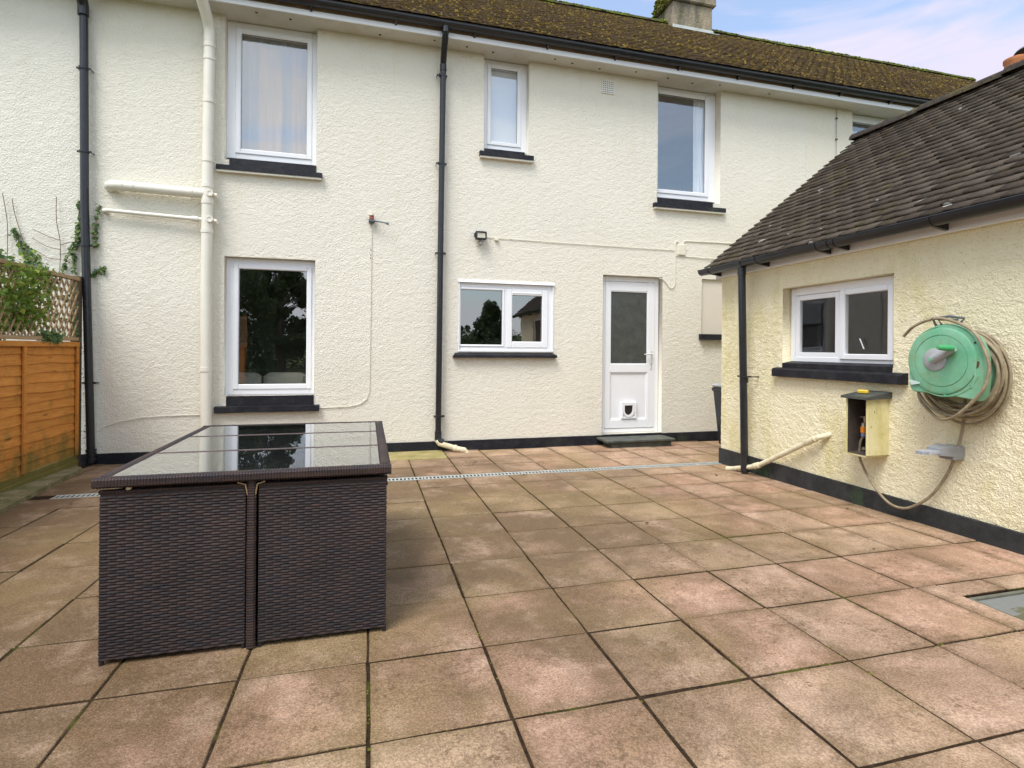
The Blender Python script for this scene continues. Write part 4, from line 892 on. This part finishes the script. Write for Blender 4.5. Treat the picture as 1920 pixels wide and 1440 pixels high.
b = B(); b.lathe([(0, .0), (0, .073), (.008, .072), (.014, .06), (.016, 0)], (XR-.009, .044, .008), (-1, 0, 0), 32)
b.tube([(XR-.026, .044, .008), (XR-.034, -.025, .045), (XR-.042, -.092, .080)], [.030, .026, .020], 12); crank = b.build('crank', MGRL, hr, smooth=True)
b = B(); b.lathe([(0, .0), (0, .017), (.015, .019), (.08, .017), (.095, .013), (.097, 0)], (XR-.048, -.092, .080), (-1, .25, .06), 16); b.build('grip', MGRD, crank, smooth=True)
b = B(); b.lathe([(0, 0), (0, .014), (.003, .013), (.004, 0)], (XR-.054, .046, .008), (-1, 0, 0), 14); b.build('hub_cap', MGR, crank, smooth=True)
for q, (a0, a1, rr) in enumerate(((-2.75, -.45, .226), (.5, 1.45, .222))):
    b = B(); b.tube([(XR+.004, .004+math.cos(t)*rr, math.sin(t)*rr*1.0) for t in np.linspace(a0, a1, 26)], .0055, 8); b.build('moulded_rib', MGR, shell, smooth=True)
b = B(); b.tube([(XR+.006, -.150, .09), (XR+.003, -.182, .0), (XR+.003, -.190, -.09), (XR+.006, -.165, -.16)], .010, 8); b.tube([(XR+.006, -.01, -.205), (XR+.003, -.012, -.225)], .008, 8); b.build('moulded_rib', MGR, shell, smooth=True)
b = B(); b.box(-.09, -.002, -.09, .09, -.12, .12, .01); b.build('wall_mount', MGRY, hr)
b = B(); b.prism([(XR+.03, .075, .225), (XR+.03, .06, .275), (XR+.03, .01, .285), (XR+.03, .0, .225)], (.02, 0, 0)) if False else None
b.tube([(XR+.02, .055, .215), (XR+.0, .07, .275), (XR+.02, -.02, .285), (XR+.05, -.09, .27), (XR+.05, -.05, .225)], .009, 8); b.tube([(XR+.02, .02, .225), (XR+.0, .035, .265), (XR+.04, -.06, .262)], .007, 8); b.build('hose_guide', plain('dark_grey_plastic', (.09, .11, .12), .5, .2), hr, smooth=True)
b = B(); b.prism([(XR-.006, .215, -.13), (XR-.006, .14, -.145), (XR-.006, .145, -.155), (XR-.006, .20, -.165)], (-.006, 0, 0)); b.build('hose_clip', plain('pale_plastic', (.55, .66, .62), .4, .1), hr)
for (y, z) in ((-.185, .115), (-.165, -.15), (.05, .205)): b = B(); b.lathe([(0, 0), (0, .007), (.004, .006), (.004, 0)], (XR+.002, y, z), (-1, 0, 0), 10); b.build('screw', MDK, hr)
b = B(); b.prism([(XR+.0015, -.175, -.02), (XR+.0015, -.19, .005), (XR+.0015, -.21, -.0), (XR+.0015, -.205, -.03), (XR+.0015, -.19, -.045)], (-.003, 0, 0)); b.build('broken_hole', plain('rust_hole', (.10, .04, .02), .9, .2), hr)
# hose: coils hung round the reel, front strand, and the tail to the tap
hz = thing('garden_hose', 'long beige garden hose coiled round the reel and looping down to the tap', 'hose', (3.83, 2.70, 1.19))
def coil(cy, cz, ry, rz, x, ph=0, wob=.012, t0=0, t1=2*PI, n=64):
    P = []
    for k in range(n+1):
        t = t0+(t1-t0)*k/n; w_ = wob*math.sin(2*t+ph)+wob*.5*math.sin(3*t+ph*2)
        P.append((x+.018*math.sin(t+ph), cy+(ry+w_)*math.cos(t), cz+(rz+w_)*math.sin(t)))
    return P
CO = [(-.068, -.094, .262, .302, -.050), (-.074, -.088, .252, .288, -.085), (-.080, -.080, .252, .272, -.125), (-.060, -.070, .246, .262, -.065), (-.085, -.070, .240, .256, -.105), (-.072, -.062, .250, .244, -.140), (-.088, -.058, .232, .240, -.075), (-.078, -.054, .240, .230, -.115), (-.082, -.066, .236, .250, -.040), (-.070, -.078, .258, .262, -.155)]
for i, (cy, cz, ry, rz, x) in enumerate(CO):
    P = coil(cy, cz, ry, rz, x, i*1.3); b = B(); b.tube(P[:-1], .0092, 10, closed=True); b.build('hose_coil', MHOSE, hz, smooth=True)
P = [(-.230, .202, .173), (-.250, .122, .233), (-.260, .032, .268), (-.270, -.052, .281), (-.270, -.128, .267), (-.270, -.223, .223), (-.280, -.300, .156), (-.280, -.358, .012), (-.282, -.356, -.092), (-.292, -.322, -.185), (-.285, -.185, -.330), (-.190, -.012, -.375), (-.110, .149, -.305), (-.090, .202, -.244), (-.07, .22, -.15)]
def spline(P, k=8):
    P = [Vector(p) for p in P]; P = [P[0]*2-P[1]]+P+[P[-1]*2-P[-2]]; o = []
    for i in range(1, len(P)-2):
        a, b_, c_, d = P[i-1:i+3]
        for j in range(k): t = j/k; o.append(.5*((2*b_)+(c_-a)*t+(2*a-5*b_+4*c_-d)*t*t+(3*b_-a-3*c_+d)*t**3))
    return o+[P[-2]]
b = B(); b.tube(spline(P), .0095, 10); b.build('hose_front_strand', MHOSE, hz, smooth=True)
def A(x, y, z): return (x-3.83, y-2.70, z-1.19)
TAPX, TAPY = 3.735, 3.335
P = [A(3.74, 2.60, 1.0), A(3.76, 2.62, .84), A(3.785, 2.655, .70), A(3.79, 2.70, .545), A(3.785, 2.745, .42), A(3.775, 2.82, .285), A(3.762, 2.90, .195), A(3.755, 3.01, .125), A(3.755, 3.12, .125), A(3.755, 3.22, .19), A(3.75, 3.31, .30), A(3.74, 3.365, .42), A(3.735, 3.36, .53), A(TAPX, TAPY, .595)]
b = B(); b.tube(spline(P, 10), .0095, 10); b.build('hose_tail', MHOSE, hz, smooth=True)
b = B(); b.lathe([(0, .012), (.01, .016), (.03, .016), (.035, .013)], A(TAPX, TAPY, .585), (0, 0, 1), 14); b.build('connector_collar', plain('blue_grey_plastic', (.18, .20, .30), .5, .1), hz, smooth=True)
b = B(); b.lathe([(0, .014), (.003, .019), (.045, .019), (.05, .014)], A(TAPX, TAPY, .620), (0, 0, 1), 16); b.build('connector', MORG, hz, smooth=True)
# tap box
tb = thing('tap_box', 'open fronted yellow painted timber box with slate top sheltering the outdoor tap', 'tap box', (3.83, 3.29, .46))
b = B(); b.box(-.205, .0, -.093, -.075, .01, .44, .002); b.build('side_board', MBOX, tb)
b = B(); b.box(-.205, .0, .085, .100, .0, .43, .002); b.build('side_board', MBOX, tb)
b = B(); b.box(-.20, .0, -.0745, .0845, -.006, .010, .002); b.build('base_board', MBOX, tb)
b = B(); b.box(-.203, -.017, .0815, .0845, .0105, .43); b.box(-.203, -.017, -.0745, -.0715, .0105, .43); b.box(-.203, -.017, -.071, .081, .0105, .014); b.box(-.203, -.017, -.0745, .0845, .4305, .436); b.build('shade_lining', MDW, tb)  # thin dark sheets added to stand in for the shade inside the box
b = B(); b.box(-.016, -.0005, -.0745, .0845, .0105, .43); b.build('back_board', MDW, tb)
b = B(); b.prism([(-.235, -.115, .432), (-.235, -.115, .450), (.0, -.115, .490), (.0, -.115, .440)], (0, .235, 0)); b.build('slate_top', MSLATE, tb)
tp = thing('outdoor_tap', 'old brass tap with cross handle inside the yellow box', 'tap', (3.83, 3.335, .69))
b = B(); b.tube([(-.005, 0, .01), (-.07, 0, .01), (-.093, 0, .0), (-.095, 0, -.03)], [.012, .012, .013, .012], 12); b.cyl((-.075, 0, .01), (-.082, 0, .05), .010, 10); b.cyl((-.095, 0, -.02), (-.095, 0, -.045), .015, 12); b.build('spout', MBRS, tp, smooth=True)
b = B(); b.tube([(-.084, -.034, .058), (-.084, .034, .050)], .005, 8); b.cyl((-.082, 0, .045), (-.085, 0, .060), .007, 8); b.build('cross_handle', MBRS, tp)
b = B(); b.cyl((-.06, .035, -.205), (-.06, .02, -.195), .014, 12); b.build('pipe_stub', MBRS, tp)
b = B(); b.box(-.016, .016, -.038, .038, 0, .026, .006); o = b.build('sponge', MYEL, loc=(3.70, 3.305, .932)); o.rotation_euler = (0, R(-9), R(12)); tag(o, 'yellow sponge lying on the slate top of the tap box', 'sponge')
# grey bracket
gb = thing('wall_bracket', 'grey plastic hose reel bracket with flat tongue sticking out of the yellow wall', 'bracket', (3.83, 2.715, .585))
b = B(); b.box(-.10, .0, -.055, .045, -.045, .045, .006); b.build('mounting_block', MGRY, gb)
b = B(); b.add([(-.10, -.058, .052), (-.10, .05, .052), (-.20, .045, .035), (-.20, -.045, .035), (-.10, -.058, -.02), (-.10, .05, -.02), (-.20, .045, -.01), (-.20, -.045, -.01)], [(0, 1, 2, 3), (4, 5, 6, 7), (0, 1, 5, 4), (1, 2, 6, 5), (2, 3, 7, 6), (3, 0, 4, 7)]); b.build('socket', MGRY, gb)
pp = [(-.19, .038), (-.19, -.038)]+[(-.30-.035*math.cos(t), -.035*math.sin(t)*1.0) for t in np.linspace(PI/2, -PI/2, 9)]
b = B(); b.prism([(x, y, .018) for x, y in pp], (0, 0, -.020)); b.build('tongue', plain('scuffed_grey', (.36, .38, .42), .5, .4, 25), gb)

# ------------------------------------------------------------------ rattan cube set
def weave(b, o, u, v, n, w_, h, pz=.0108, px=.058, A_=.0021):
    """woven strands: horizontal strips going over and under upright ribs"""
    o, u, v, n = map(Vector, (o, u, v, n)); rows = int(h/pz); k0 = 8; cols = int(w_/px*k0)
    for r in range(rows):
        ph = PI*(r % 2); z = r*pz+pz/2; q = len(b.v)
        for i in range(cols+1):
            s = w_*i/cols; d = A_*math.sin(2*PI*s/px+ph); d = math.copysign(abs(d)**.35*A_**.65, d)
            for (dz, dd) in ((-pz*.47, -.0016), (-.001, .0008), (pz*.47, -.0016)): b.v.append(tuple(o+u*s+v*(z+dz)+n*(d+dd)))
        for i in range(cols):
            for j in (0, 1): k = q+i*3+j; b.f.append((k, k+3, k+4, k+1))
def wrapped(b, p0, p1, w_, h, up=(0, 0, 1), seg=.0105, n=8):
    p0, p1, up = Vector(p0), Vector(p1), Vector(up); L_ = (p1-p0).length; t = (p1-p0).normalized(); sd_ = t.cross(up).normalized(); m = max(1, int(L_/seg)); s = L_/m
    for i in range(m):
        j = random.uniform(-.0006, .0006); V = []
        for (a, k) in ((i*s+.0004, .93), (i*s+.003, 1), ((i+1)*s-.003, 1), ((i+1)*s-.0004, .93)):
            for q in range(n):
                ang = 2*PI*(q+.5)/n; cx_, cy_ = math.cos(ang), math.sin(ang); e = .62
                V.append(p0+t*a+sd_*(math.copysign(abs(cx_)**e, cx_)*w_/2*k+j)+up*(math.copysign(abs(cy_)**e, cy_)*h/2*k))
        b.add(V, [(l*n+q, l*n+(q+1) % n, (l+1)*n+(q+1) % n, (l+1)*n+q) for l in range(3) for q in range(n)])
TX0, TX1, TY0, TY1 = -.975, .103, 2.305, 3.735; TZ = gz(-.4, 3.0); TT = .762
tbl = thing('rattan_table', 'dark brown rattan garden table with three part glass top, chairs pushed in beneath', 'table', ((TX0+TX1)/2, (TY0+TY1)/2, TZ))
ox, oy, oz = tbl.location
hx, hy = (TX1-TX0)/2, (TY1-TY0)/2; zt = TT-oz
b = B(); rw, rh = .048, .042
for s in (-1, 1): wrapped(b, (-hx, s*(hy-rw/2), zt-rh/2), (hx, s*(hy-rw/2), zt-rh/2), rw, rh)
for s in (-1, 1): wrapped(b, (s*(hx-rw/2), -hy+rw, zt-rh/2), (s*(hx-rw/2), hy-rw, zt-rh/2), rw, rh)
b.build('rim', MRA, tbl, smooth=True)
bars = (2.815-oy, 3.288-oy)
for y in bars: b = B(); wrapped(b, (-hx+rw, y, zt-.007), (hx-rw, y, zt-.007), .020, .012); b.build('cross_bar', MRW, tbl, smooth=True)
for (a, c2) in ((-hy+rw, bars[0]-.010), (bars[0]+.010, bars[1]-.010), (bars[1]+.010, hy-rw)):
    b = B(); b.add([(-hx+rw, a, zt-.004), (hx-rw, a, zt-.004), (hx-rw, c2, zt-.004), (-hx+rw, c2, zt-.004)], [(0, 1, 2, 3)]); b.build('glass_panel', MTG, tbl)
b = B(); b.box(-hx+rw, hx-rw, -hy+rw, hy-rw, zt-.040, zt-.028); b.build('under_tray', MRD, tbl)
lg = -.4385-ox
for (x, y) in ((lg, -hy+.036), (lg, hy-.036), (-hx+.036, 0), (hx-.036, 0)):
    b = B(); zb = gz(ox+x, oy+y)-oz+.001; wrapped(b, (x, y, zb), (x, y, zt-rh), .036, .036, up=(0, 1, 0)); b.build('leg', MRA, tbl, smooth=True)
b = B()
for s in (-1, 1): b.tube([(lg+s*.012, -hy+.028, zt-.06-.05), (lg+s*.022, -hy+.022, zt-.055), (lg+s*.05, -hy+.022, zt-.046)], .003, 6)
b.build('corner_brace', plain('pale_brass', (.45, .33, .18), .4, .2, metal=.5), tbl)
b = B(); b.box(-.875-ox, -.858-ox, -hy+.03, -hy+.045, zt-.062, zt-.042, .003); b.build('spacer', plain('ivory_plastic', (.72, .62, .35), .5, .1), tbl)
def make_chair(label, w_=.505):
    """origin at the middle of the back's foot, chair faces +Y"""
    c = thing('rattan_chair', label, 'chair', group='rattan chairs pushed under the table')
    hw = w_/2; z0, z1 = .018, .655; dp_ = .66
    b = B(); weave(b, (-hw+.004, 0, z0), (1, 0, 0), (0, 0, 1), (0, -1, 0), w_-.008, z1-z0-.012)
    b.box(-hw+.004, hw-.004, .004, .035, z0+.005, z1-.008) ; back = b.build('backrest', MRA, c, smooth=False)
    b = B(); wrapped(b, (-hw, .012, z1-.006), (hw, .012, z1-.006), .030, .014)
    b.build('top_edge', MRA, back, smooth=True)
    for s in (-1, 1):
        b = B()
        if s < 0: weave(b, (-hw+.005, dp_, z0), (0, -1, 0), (0, 0, 1), (-1, 0, 0), dp_, .592)
        else: weave(b, (hw-.005, 0, z0), (0, 1, 0), (0, 0, 1), (1, 0, 0), dp_, .592)
        b.box(s*hw-s*.009, s*hw-s*.03, .006, dp_, z0+.005, z0+.587); sp = b.build('side_panel', MRA, c)
        b = B(); wrapped(b, (s*(hw-.014), .03, z0+.599), (s*(hw-.014), dp_, z0+.599), .034, .022); b.build('arm', MRA, sp, smooth=True)
    b = B(); b.box(-hw+.031, hw-.031, .036, dp_-.02, .28, .34, .01); b.build('seat', MRA, c)
    for (x, y) in ((-hw+.010, .010), (hw-.010, .010), (-hw+.010, dp_-.02), (hw-.010, dp_-.02)):
        b = B(); b.cyl((x, y, 0), (x, y, z0+.01), .009, 10); b.build('leg', MBP, c)
    return c
ch0 = make_chair('brown rattan chair on the near side of the table, left of the middle table leg')
XL, XRr = -.7095, -.1640
ch0.location = (XL, 2.335, gz(XL, 2.335)+.001)
for (x, y, rz_, lab) in ((XRr, 2.335, 0, 'brown rattan chair on the near side of the table, right of the middle table leg'),
                         (XL, 3.705, PI, 'brown rattan chair under the far end of the table, on the fence side'),
                         (XRr, 3.705, PI, 'brown rattan chair under the far end of the table, on the outbuilding side')):
    k = copy_tree(ch0); k.location = (x, y, gz(x, y)+.001); k.rotation_euler = (0, 0, rz_); k['label'] = lab
ch0.rotation_euler = (0, 0, R(.3))

# ------------------------------------------------------------------ fence
FX = -2.90
fe = thing('garden_fence', 'orange stained overlap fence with weathered trellis on top along the left side', 'fence', (FX, 0, 0))
def fence_panel(y0, y1, z0, z1):
    b = B(); nb = 13; h = (z1-z0-.03)/nb; sg = 26
    for k in range(nb+1):
        zb = z1-.03-(k+1)*h; 
        if zb < z0-.02: break
        V = []; s1, s2 = random.uniform(0, 9), random.uniform(0, 9)
        for i in range(sg+1):
            y = y0+(y1-y0)*i/sg; wv = .006*math.sin(y*4.1+s1)+.004*math.sin(y*9.7+s2)
            if random.random() < .03: wv -= .008
            V += [(.024, y, zb+wv), (.010, y, zb+h+.02), (.016, y, zb+wv), (.002, y, zb+h+.02)]
        F = []
        for i in range(sg): q = i*4; F += [(q, q+4, q+5, q+1), (q+2, q+6, q+4, q), (q+3, q+7, q+6, q+2)]
        b.add(V, F)
    p = b.build('fence_panel', MFE, fe); ym = (y0+y1)/2
    for y in (y0+.02, ym, y1-.02): b = B(); b.box(.0265, .046, y-.019, y+.019, z0, z1-.04, .002); b.box(-.03, -.0, y-.019, y+.019, z0, z1-.04, .002); b.build('batten', MFE, p)
    b = B(); b.box(.0265, .050, y0, y1, z1-.045, z1, .002); b.box(-.02, .026, y0, y1, z1-.02, z1+.004, .002); b.build('top_rail', MFE, p)
    b = B(); b.box(-.02, .02, y0-.02, y1+.02, -.1, z0-.004, .003); b.box(.0205, .036, y0-.02, y1+.02, -.08, .075, .003); b.build('gravel_board', MFB, p)
def trellis(y0, y1, z0, z1):
    b = B(); sp = .092; h = z1-z0; wd = .018
    for s, x in ((1, .016), (-1, .004)):
        t = y0-h
        while t < y1+h:
            # lath from (t, z0) to (t+s*h, z1), clipped
            a0, b0, a1, b1 = (t, z0, t+h*.62, z1) if s > 0 else (t+h*.62, z0, t, z1)
            def clip(a0, b0, a1, b1):
                d = a1-a0
                for lim, sg_ in ((y0, 1), (y1, -1)):
                    if (a0-lim)*sg_ < 0 and (a1-lim)*sg_ < 0: return None
                    if (a0-lim)*sg_ < 0: tt = (lim-a0)/(a1-a0); a0, b0 = lim, b0+(b1-b0)*tt
                    if (a1-lim)*sg_ < 0: tt = (lim-a0)/(a1-a0); a1, b1 = lim, b0+(b1-b0)*tt
                return a0, b0, a1, b1
            c = clip(a0, b0, a1, b1)
            if c and abs(c[3]-c[1]) > .03:
                a0, b0, a1, b1 = c; L_ = math.hypot(a1-a0, b1-b0); ny, nz_ = (b1-b0)/L_*wd/2, -(a1-a0)/L_*wd/2
                b.prism([(x, a0-ny, b0-nz_), (x, a0+ny, b0+nz_), (x, a1+ny, b1+nz_), (x, a1-ny, b1-nz_)], (.009, 0, 0))
            t += sp
    p = b.build('trellis', MTR, fe)
    b = B(); b.box(-.012, .040, y0, y1, z1, z1+.035, .003); b.box(-.005, .032, y0, y1, z0-.035, z0, .003); b.build('trellis_rail', MTR, p)
ends = [6.50, 4.66, 2.82, .98, -.86]
for a, c2 in zip(ends, ends[1:]):
    fence_panel(c2+.04, a-.04 if a != 6.50 else a, .13, 1.285); trellis(c2+.03, a-.02 if a != 6.5 else a+.02, 1.335, 1.915)
for y in [6.56]+ends[1:]: b = B(); b.box(-.05, .025 if y > 6 else .03, y-.035, y+.035, -.2, 1.97 if y > 6 else 2.0, .004); b.build('post', plain('dark_post', (.09, .06, .035), .8, .3, 8) if y > 6 else MFE, fe)
kb = B(); kb.prism([(-2.865, 6.45, -.05), (-2.865, -1.0, -.05), (-2.30, -1.0, -.05), (-2.56, 4.7, -.05), (-2.745, 6.32, -.05)], (0, 0, .10))
k = kb.build('kerb', MKC); tag(k, kind='structure')
# shift the kerb to lie flush over the sloping paving
for v in k.data.vertices: v.co.z = gz(v.co.x, v.co.y)+(.034 if v.co.z > 0 else -.1)

# ------------------------------------------------------------------ plants
def leaves(b, pts, smin, smax, up=.4, facing=None, fold=.25):
    for p in pts:
        p = Vector(p); s = random.uniform(smin, smax)
        n = Vector((random.gauss(0, 1), random.gauss(0, 1), random.gauss(0, 1)+up))
        if facing: n = n*.55+Vector(facing)*1.3
        n.normalize(); u = n.orthogonal().normalized(); a = random.uniform(0, 2*PI); v = n.cross(u); u, v = u*math.cos(a)+v*math.sin(a), v*math.cos(a)-u*math.sin(a)
        q = len(b.v); b.v += [tuple(p-u*s*.5), tuple(p+v*s*.36+n*s*fold*.4), tuple(p+u*s*.5), tuple(p-v*s*.36+n*s*fold*.4), tuple(p-n*s*.02)]
        b.f += [(q, q+4, q+1), (q+4, q+2, q+1), (q, q+3, q+4), (q+4, q+3, q+2)]
def strand(pts, dens, spread, b, sm=.03, sM=.055, facing=None):
    P = spline(pts, 10); L_ = []
    for p in P:
        for k in range(dens): L_.append(p+Vector((random.gauss(0, spread*.5), random.gauss(0, spread), random.gauss(0, spread))))
    leaves(b, L_, sm, sM, facing=facing); return P
iv = thing('ivy', 'straggling ivy climbing the wall behind the left downpipe and the trellis', 'ivy', (0, 0, 0))
bl, bs = B(), B(); IY = W-.03
def onwall(L_): return [(x, IY+random.uniform(-.012, .012), z) for x, z in L_]
for pts, d in (([(-2.97, 2.02), (-2.98, 2.25), (-2.95, 2.45), (-2.93, 2.62), (-2.94, 2.76)], 3), ([(-3.08, 2.0), (-3.02, 2.2), (-2.95, 2.35), (-2.93, 2.5)], 3), ([(-2.78, 2.3), (-2.79, 2.45), (-2.77, 2.6), (-2.75, 2.75)], 2), ([(-2.83, 1.98), (-2.76, 2.04), (-2.70, 2.07)], 3),
               ([(-3.36, 2.05), (-3.42, 2.2), (-3.48, 2.38), (-3.50, 2.42)], 3), ([(-3.25, 2.03), (-3.34, 2.2), (-3.42, 2.3)], 2), ([(-3.48, 1.98), (-3.66, 2.2), (-3.80, 2.36), (-3.88, 2.5)], 3), ([(-3.55, 2.1), (-3.4, 2.06), (-3.3, 2.15)], 2)):
    P = strand(onwall(pts), d, .018, bl, .028, .05, facing=(0, -1, .2)); bs.tube(P, .004, 5)
for pts in ([(-3.10, 1.95), (-3.10, 2.3), (-3.13, 2.55), (-3.14, 2.80)], [(-3.10, 2.35), (-3.2, 2.38), (-3.34, 2.45)], [(-3.10, 2.25), (-3.22, 2.28), (-3.35, 2.36)], [(-3.10, 2.15), (-3.2, 2.16), (-3.33, 2.24)], [(-3.10, 2.3), (-3.02, 2.33), (-2.96, 2.34)], [(-3.10, 2.2), (-3.0, 2.22)], [(-3.55, 2.1), (-3.56, 2.5), (-3.6, 2.8)], [(-3.78, 2.0), (-3.82, 2.6), (-3.88, 3.0)], [(-3.42, 2.3), (-3.5, 2.6), (-3.52, 2.75)]):
    bs.tube([(x, y, z) for x, y, z in spline(onwall(pts), 8)], .0035, 5)
for k in range(60): bl_p = (-2.90+random.gauss(0, .012), 6.50+random.uniform(-.06, .05), random.choice([random.uniform(1.35, 1.95), random.uniform(1.3, 1.6)])); leaves(bl, [bl_p], .04, .07, facing=(1, -.7, 0))
strand([(-2.87, 6.62, 1.25), (-2.865, 6.6, .9), (-2.86, 6.62, .5), (-2.86, 6.6, .2)], 1, .02, bl, .015, .03)
bl.build('ivy_leaves', MIVY, iv); bs.build('ivy_stems', MSTEM, iv)
# ivy over the rail
it = thing('ivy', 'small clump of ivy sprawling over the rail between fence and trellis', 'ivy')
bl, bs = B(), B()
P = strand([(-2.88, 5.85, 1.34), (-2.86, 5.98, 1.32), (-2.85, 6.1, 1.31)], 7, .028, bl, .035, .06, facing=(1, -.5, .2)); bs.tube(P, .004, 5)
P = strand([(-2.93, 6.2, 1.9), (-2.95, 5.9, 1.88), (-2.93, 5.5, 1.92), (-2.90, 5.2, 1.98)], 8, .04, bl, .035, .065, facing=(1, -.5, .2)); bs.tube(P, .004, 5)
for k in range(150): leaves(bl, [(-3.0+random.gauss(0, .05), random.uniform(5.2, 6.5), random.uniform(1.35, 1.9))], .035, .065, facing=(.6, -1, .1))
bl.build('ivy_leaves', MIVY, it); bs.build('ivy_stems', MSTEM, it)
def shrub(label, c, r, n, mat, smin, smax, nst=9, name='garden_shrub', off=0):
    t = thing(name, label, 'shrub', (c[0], c[1], 0)); bl, bs = B(), B()
    for k in range(nst):
        a = random.uniform(0, 2*PI); e = Vector((math.cos(a)*r[0]*random.uniform(.3, 1), math.sin(a)*r[1]*random.uniform(.3, 1), c[2]+r[2]*random.uniform(-.3, .95)))
        P = spline([(off, 0, 0), (off+e.x*.3, e.y*.3, e.z*.5), (e.x+off*.35, e.y, e.z)], 8); bs.tube(P, [.012-.009*i/len(P) for i in range(len(P))], 6)
        for j in range(n//nst):
            p = P[random.randint(len(P)//2, len(P)-1)]; q = p+Vector((-off*.5, 0, 0))+Vector((random.gauss(0, r[0]*.28), random.gauss(0, r[1]*.28), random.gauss(0, r[2]*.25)))
            if q.z < c[2]-r[2]*1.35: continue
            leaves(bl, [q], smin, smax)
    bl.build('foliage', mat, t); bs.build('stems', MSTEM, t); return t
shrub('bright green leafy shrub of the neighbour pushing over and through the trellis', (-2.92, 5.52, 1.70), (.11, .40, .24), 3200, MSHR, .03, .062, 26, off=-.28)
shrub('darker green bush behind the trellis in the corner by the white wall', (-3.55, 5.7, 1.35), (.35, .5, .45), 1500, MIVY, .04, .08, 12)

def tree(label, c, h, r, n, smin, smax, conifer=False, mat=MTRE):
    t = thing('tree', label, 'tree', (c[0], c[1], gh(c[0], c[1]))); bt, bl = B(), B()
    bt.tube([(0, 0, 0), (.05*h/6, 0, h*.3), (0, .05, h*.65), (.02, 0, h*.92)], [h*.03, h*.024, h*.014, h*.004], 10)
    cl = []
    for k in range(26 if not conifer else 34):
        z = h*random.uniform(.22, .97); f = 1-((z/h-.5)/.55)**2 if not conifer else 1.15*(1-z/h)+.08; a = random.uniform(0, 2*PI); rr = r*max(.1, f)*random.uniform(.35, 1)
        e = Vector((math.cos(a)*rr, math.sin(a)*rr, z)); bt.tube([(0, 0, z*.75), (e.x*.5, e.y*.5, z*.9), tuple(e)], [h*.009, h*.006, h*.002], 6); cl.append((e, r*random.uniform(.18, .34)))
    for e, q in cl:
        for j in range(n//len(cl)):
            d = Vector((random.gauss(0, 1), random.gauss(0, 1), random.gauss(0, .8))).normalized()*q*random.random()**.4; leaves(bl, [e+d], smin, smax)
    bt.build('trunk', MBARK, t); bl.build('crown', mat, t); return t
# trees and a house behind the viewer: they are what the window panes mirror
hd0 = thing('hedge', 'tall dark hedge mirrored in the lower left window', 'hedge', (-4.8, -6.6, 0)); bl = B()
for k in range(21000):
    x = random.uniform(-4.2, 1.75); leaves(bl, [(x, random.gauss(0, .34), random.uniform(.0, 3.3+.5*math.sin(x*2.3)+.3*math.sin(x*7))+random.random()*.3)], .07, .15)
bl.build('foliage', MTRE, hd0)
tree('tall dark tree reflected in the lower left window', (-5.4, -8.2), 6.8, 2.3, 9000, .10, .20)
tree('broad dark tree beside the tall one reflected lower left', (-7.6, -9.5), 7.6, 2.8, 8000, .12, .22)
tree('slim dark tree mirrored in the middle of the lower left window', (-3.95, -13.5), 6.2, 1.25, 8000, .10, .2)
tree('broad low tree mirrored at the right of the lower left window', (-4.3, -17), 5.6, 1.9, 8000, .12, .22)
tree('pointed tree reflected in the left pane of the kitchen window', (8.1, -22), 4.0, 1.7, 6000, .14, .26, True)
tree('low round tree reflected at the left edge of the kitchen window', (6.3, -22), 2.6, .8, 2200, .10, .2)
hd = thing('hedge', 'dark hedge at the end of the garden mirrored in the kitchen window', 'hedge', (4.5, -19, 0)); bl = B()
for k in range(12000): x = random.uniform(-17, 13); leaves(bl, [(x, random.gauss(0, .45), random.uniform(-.1, 2.1+.35*math.sin(x*1.7)+.2*math.sin(x*5.1)))], .12, .24)
bl.build('foliage', MTRE, hd)
fh = thing('distant_house', 'cream house with dark roof mirrored in the lower left window', 'house', (-1.72, -20, .3))
b = B(); b.box(-1.6, 1.2, -3, 0, -.5, 4.0, .01); b.build('wall', MW, fh)
b = B(); b.prism([(-1.8, .2, 3.95), (-1.8, -3.2, 3.95), (-1.8, -1.5, 5.0)], (3.2, 0, 0)); b.build('roof', MT2, fh)
for z in (.8, 2.6):
    b = B(); b.box(.35, .95, .002, .05, z, z+1.1, .01); f_ = b.build('window', MUP, fh); b = B(); b.box(.42, .88, .051, .056, z+.07, z+1.03); b.build('pane', MDK, f_)
# debris on the paving
for k, (x, y) in enumerate([(1.06, 5.88), (1.16, 5.85), (1.13, 5.80), (2.62, 1.40), (3.35, 4.62), (2.30, 4.35), (3.0, 2.6), (3.6, 3.35), (-2.2, 4.9), (-1.9, 3.2), (1.9, 3.4), (1.5, 5.10)]):
    b = B(); s = .018+.012*((k*5) % 3)/2
    leaves(b, [(0, 0, .004)], s, s, up=4); b.v += []
    leaves(b, [(s*.5, s*.2, .005)], s*.7, s*.8, up=3)
    o = b.build('dead_leaf', MDIRT, loc=(x, y, gz(x, y)+.003)); tag(o, 'small brown dead leaf lying on the paving', 'leaf', 'dead leaves scattered on the paving')
print('objects', len(S.objects))
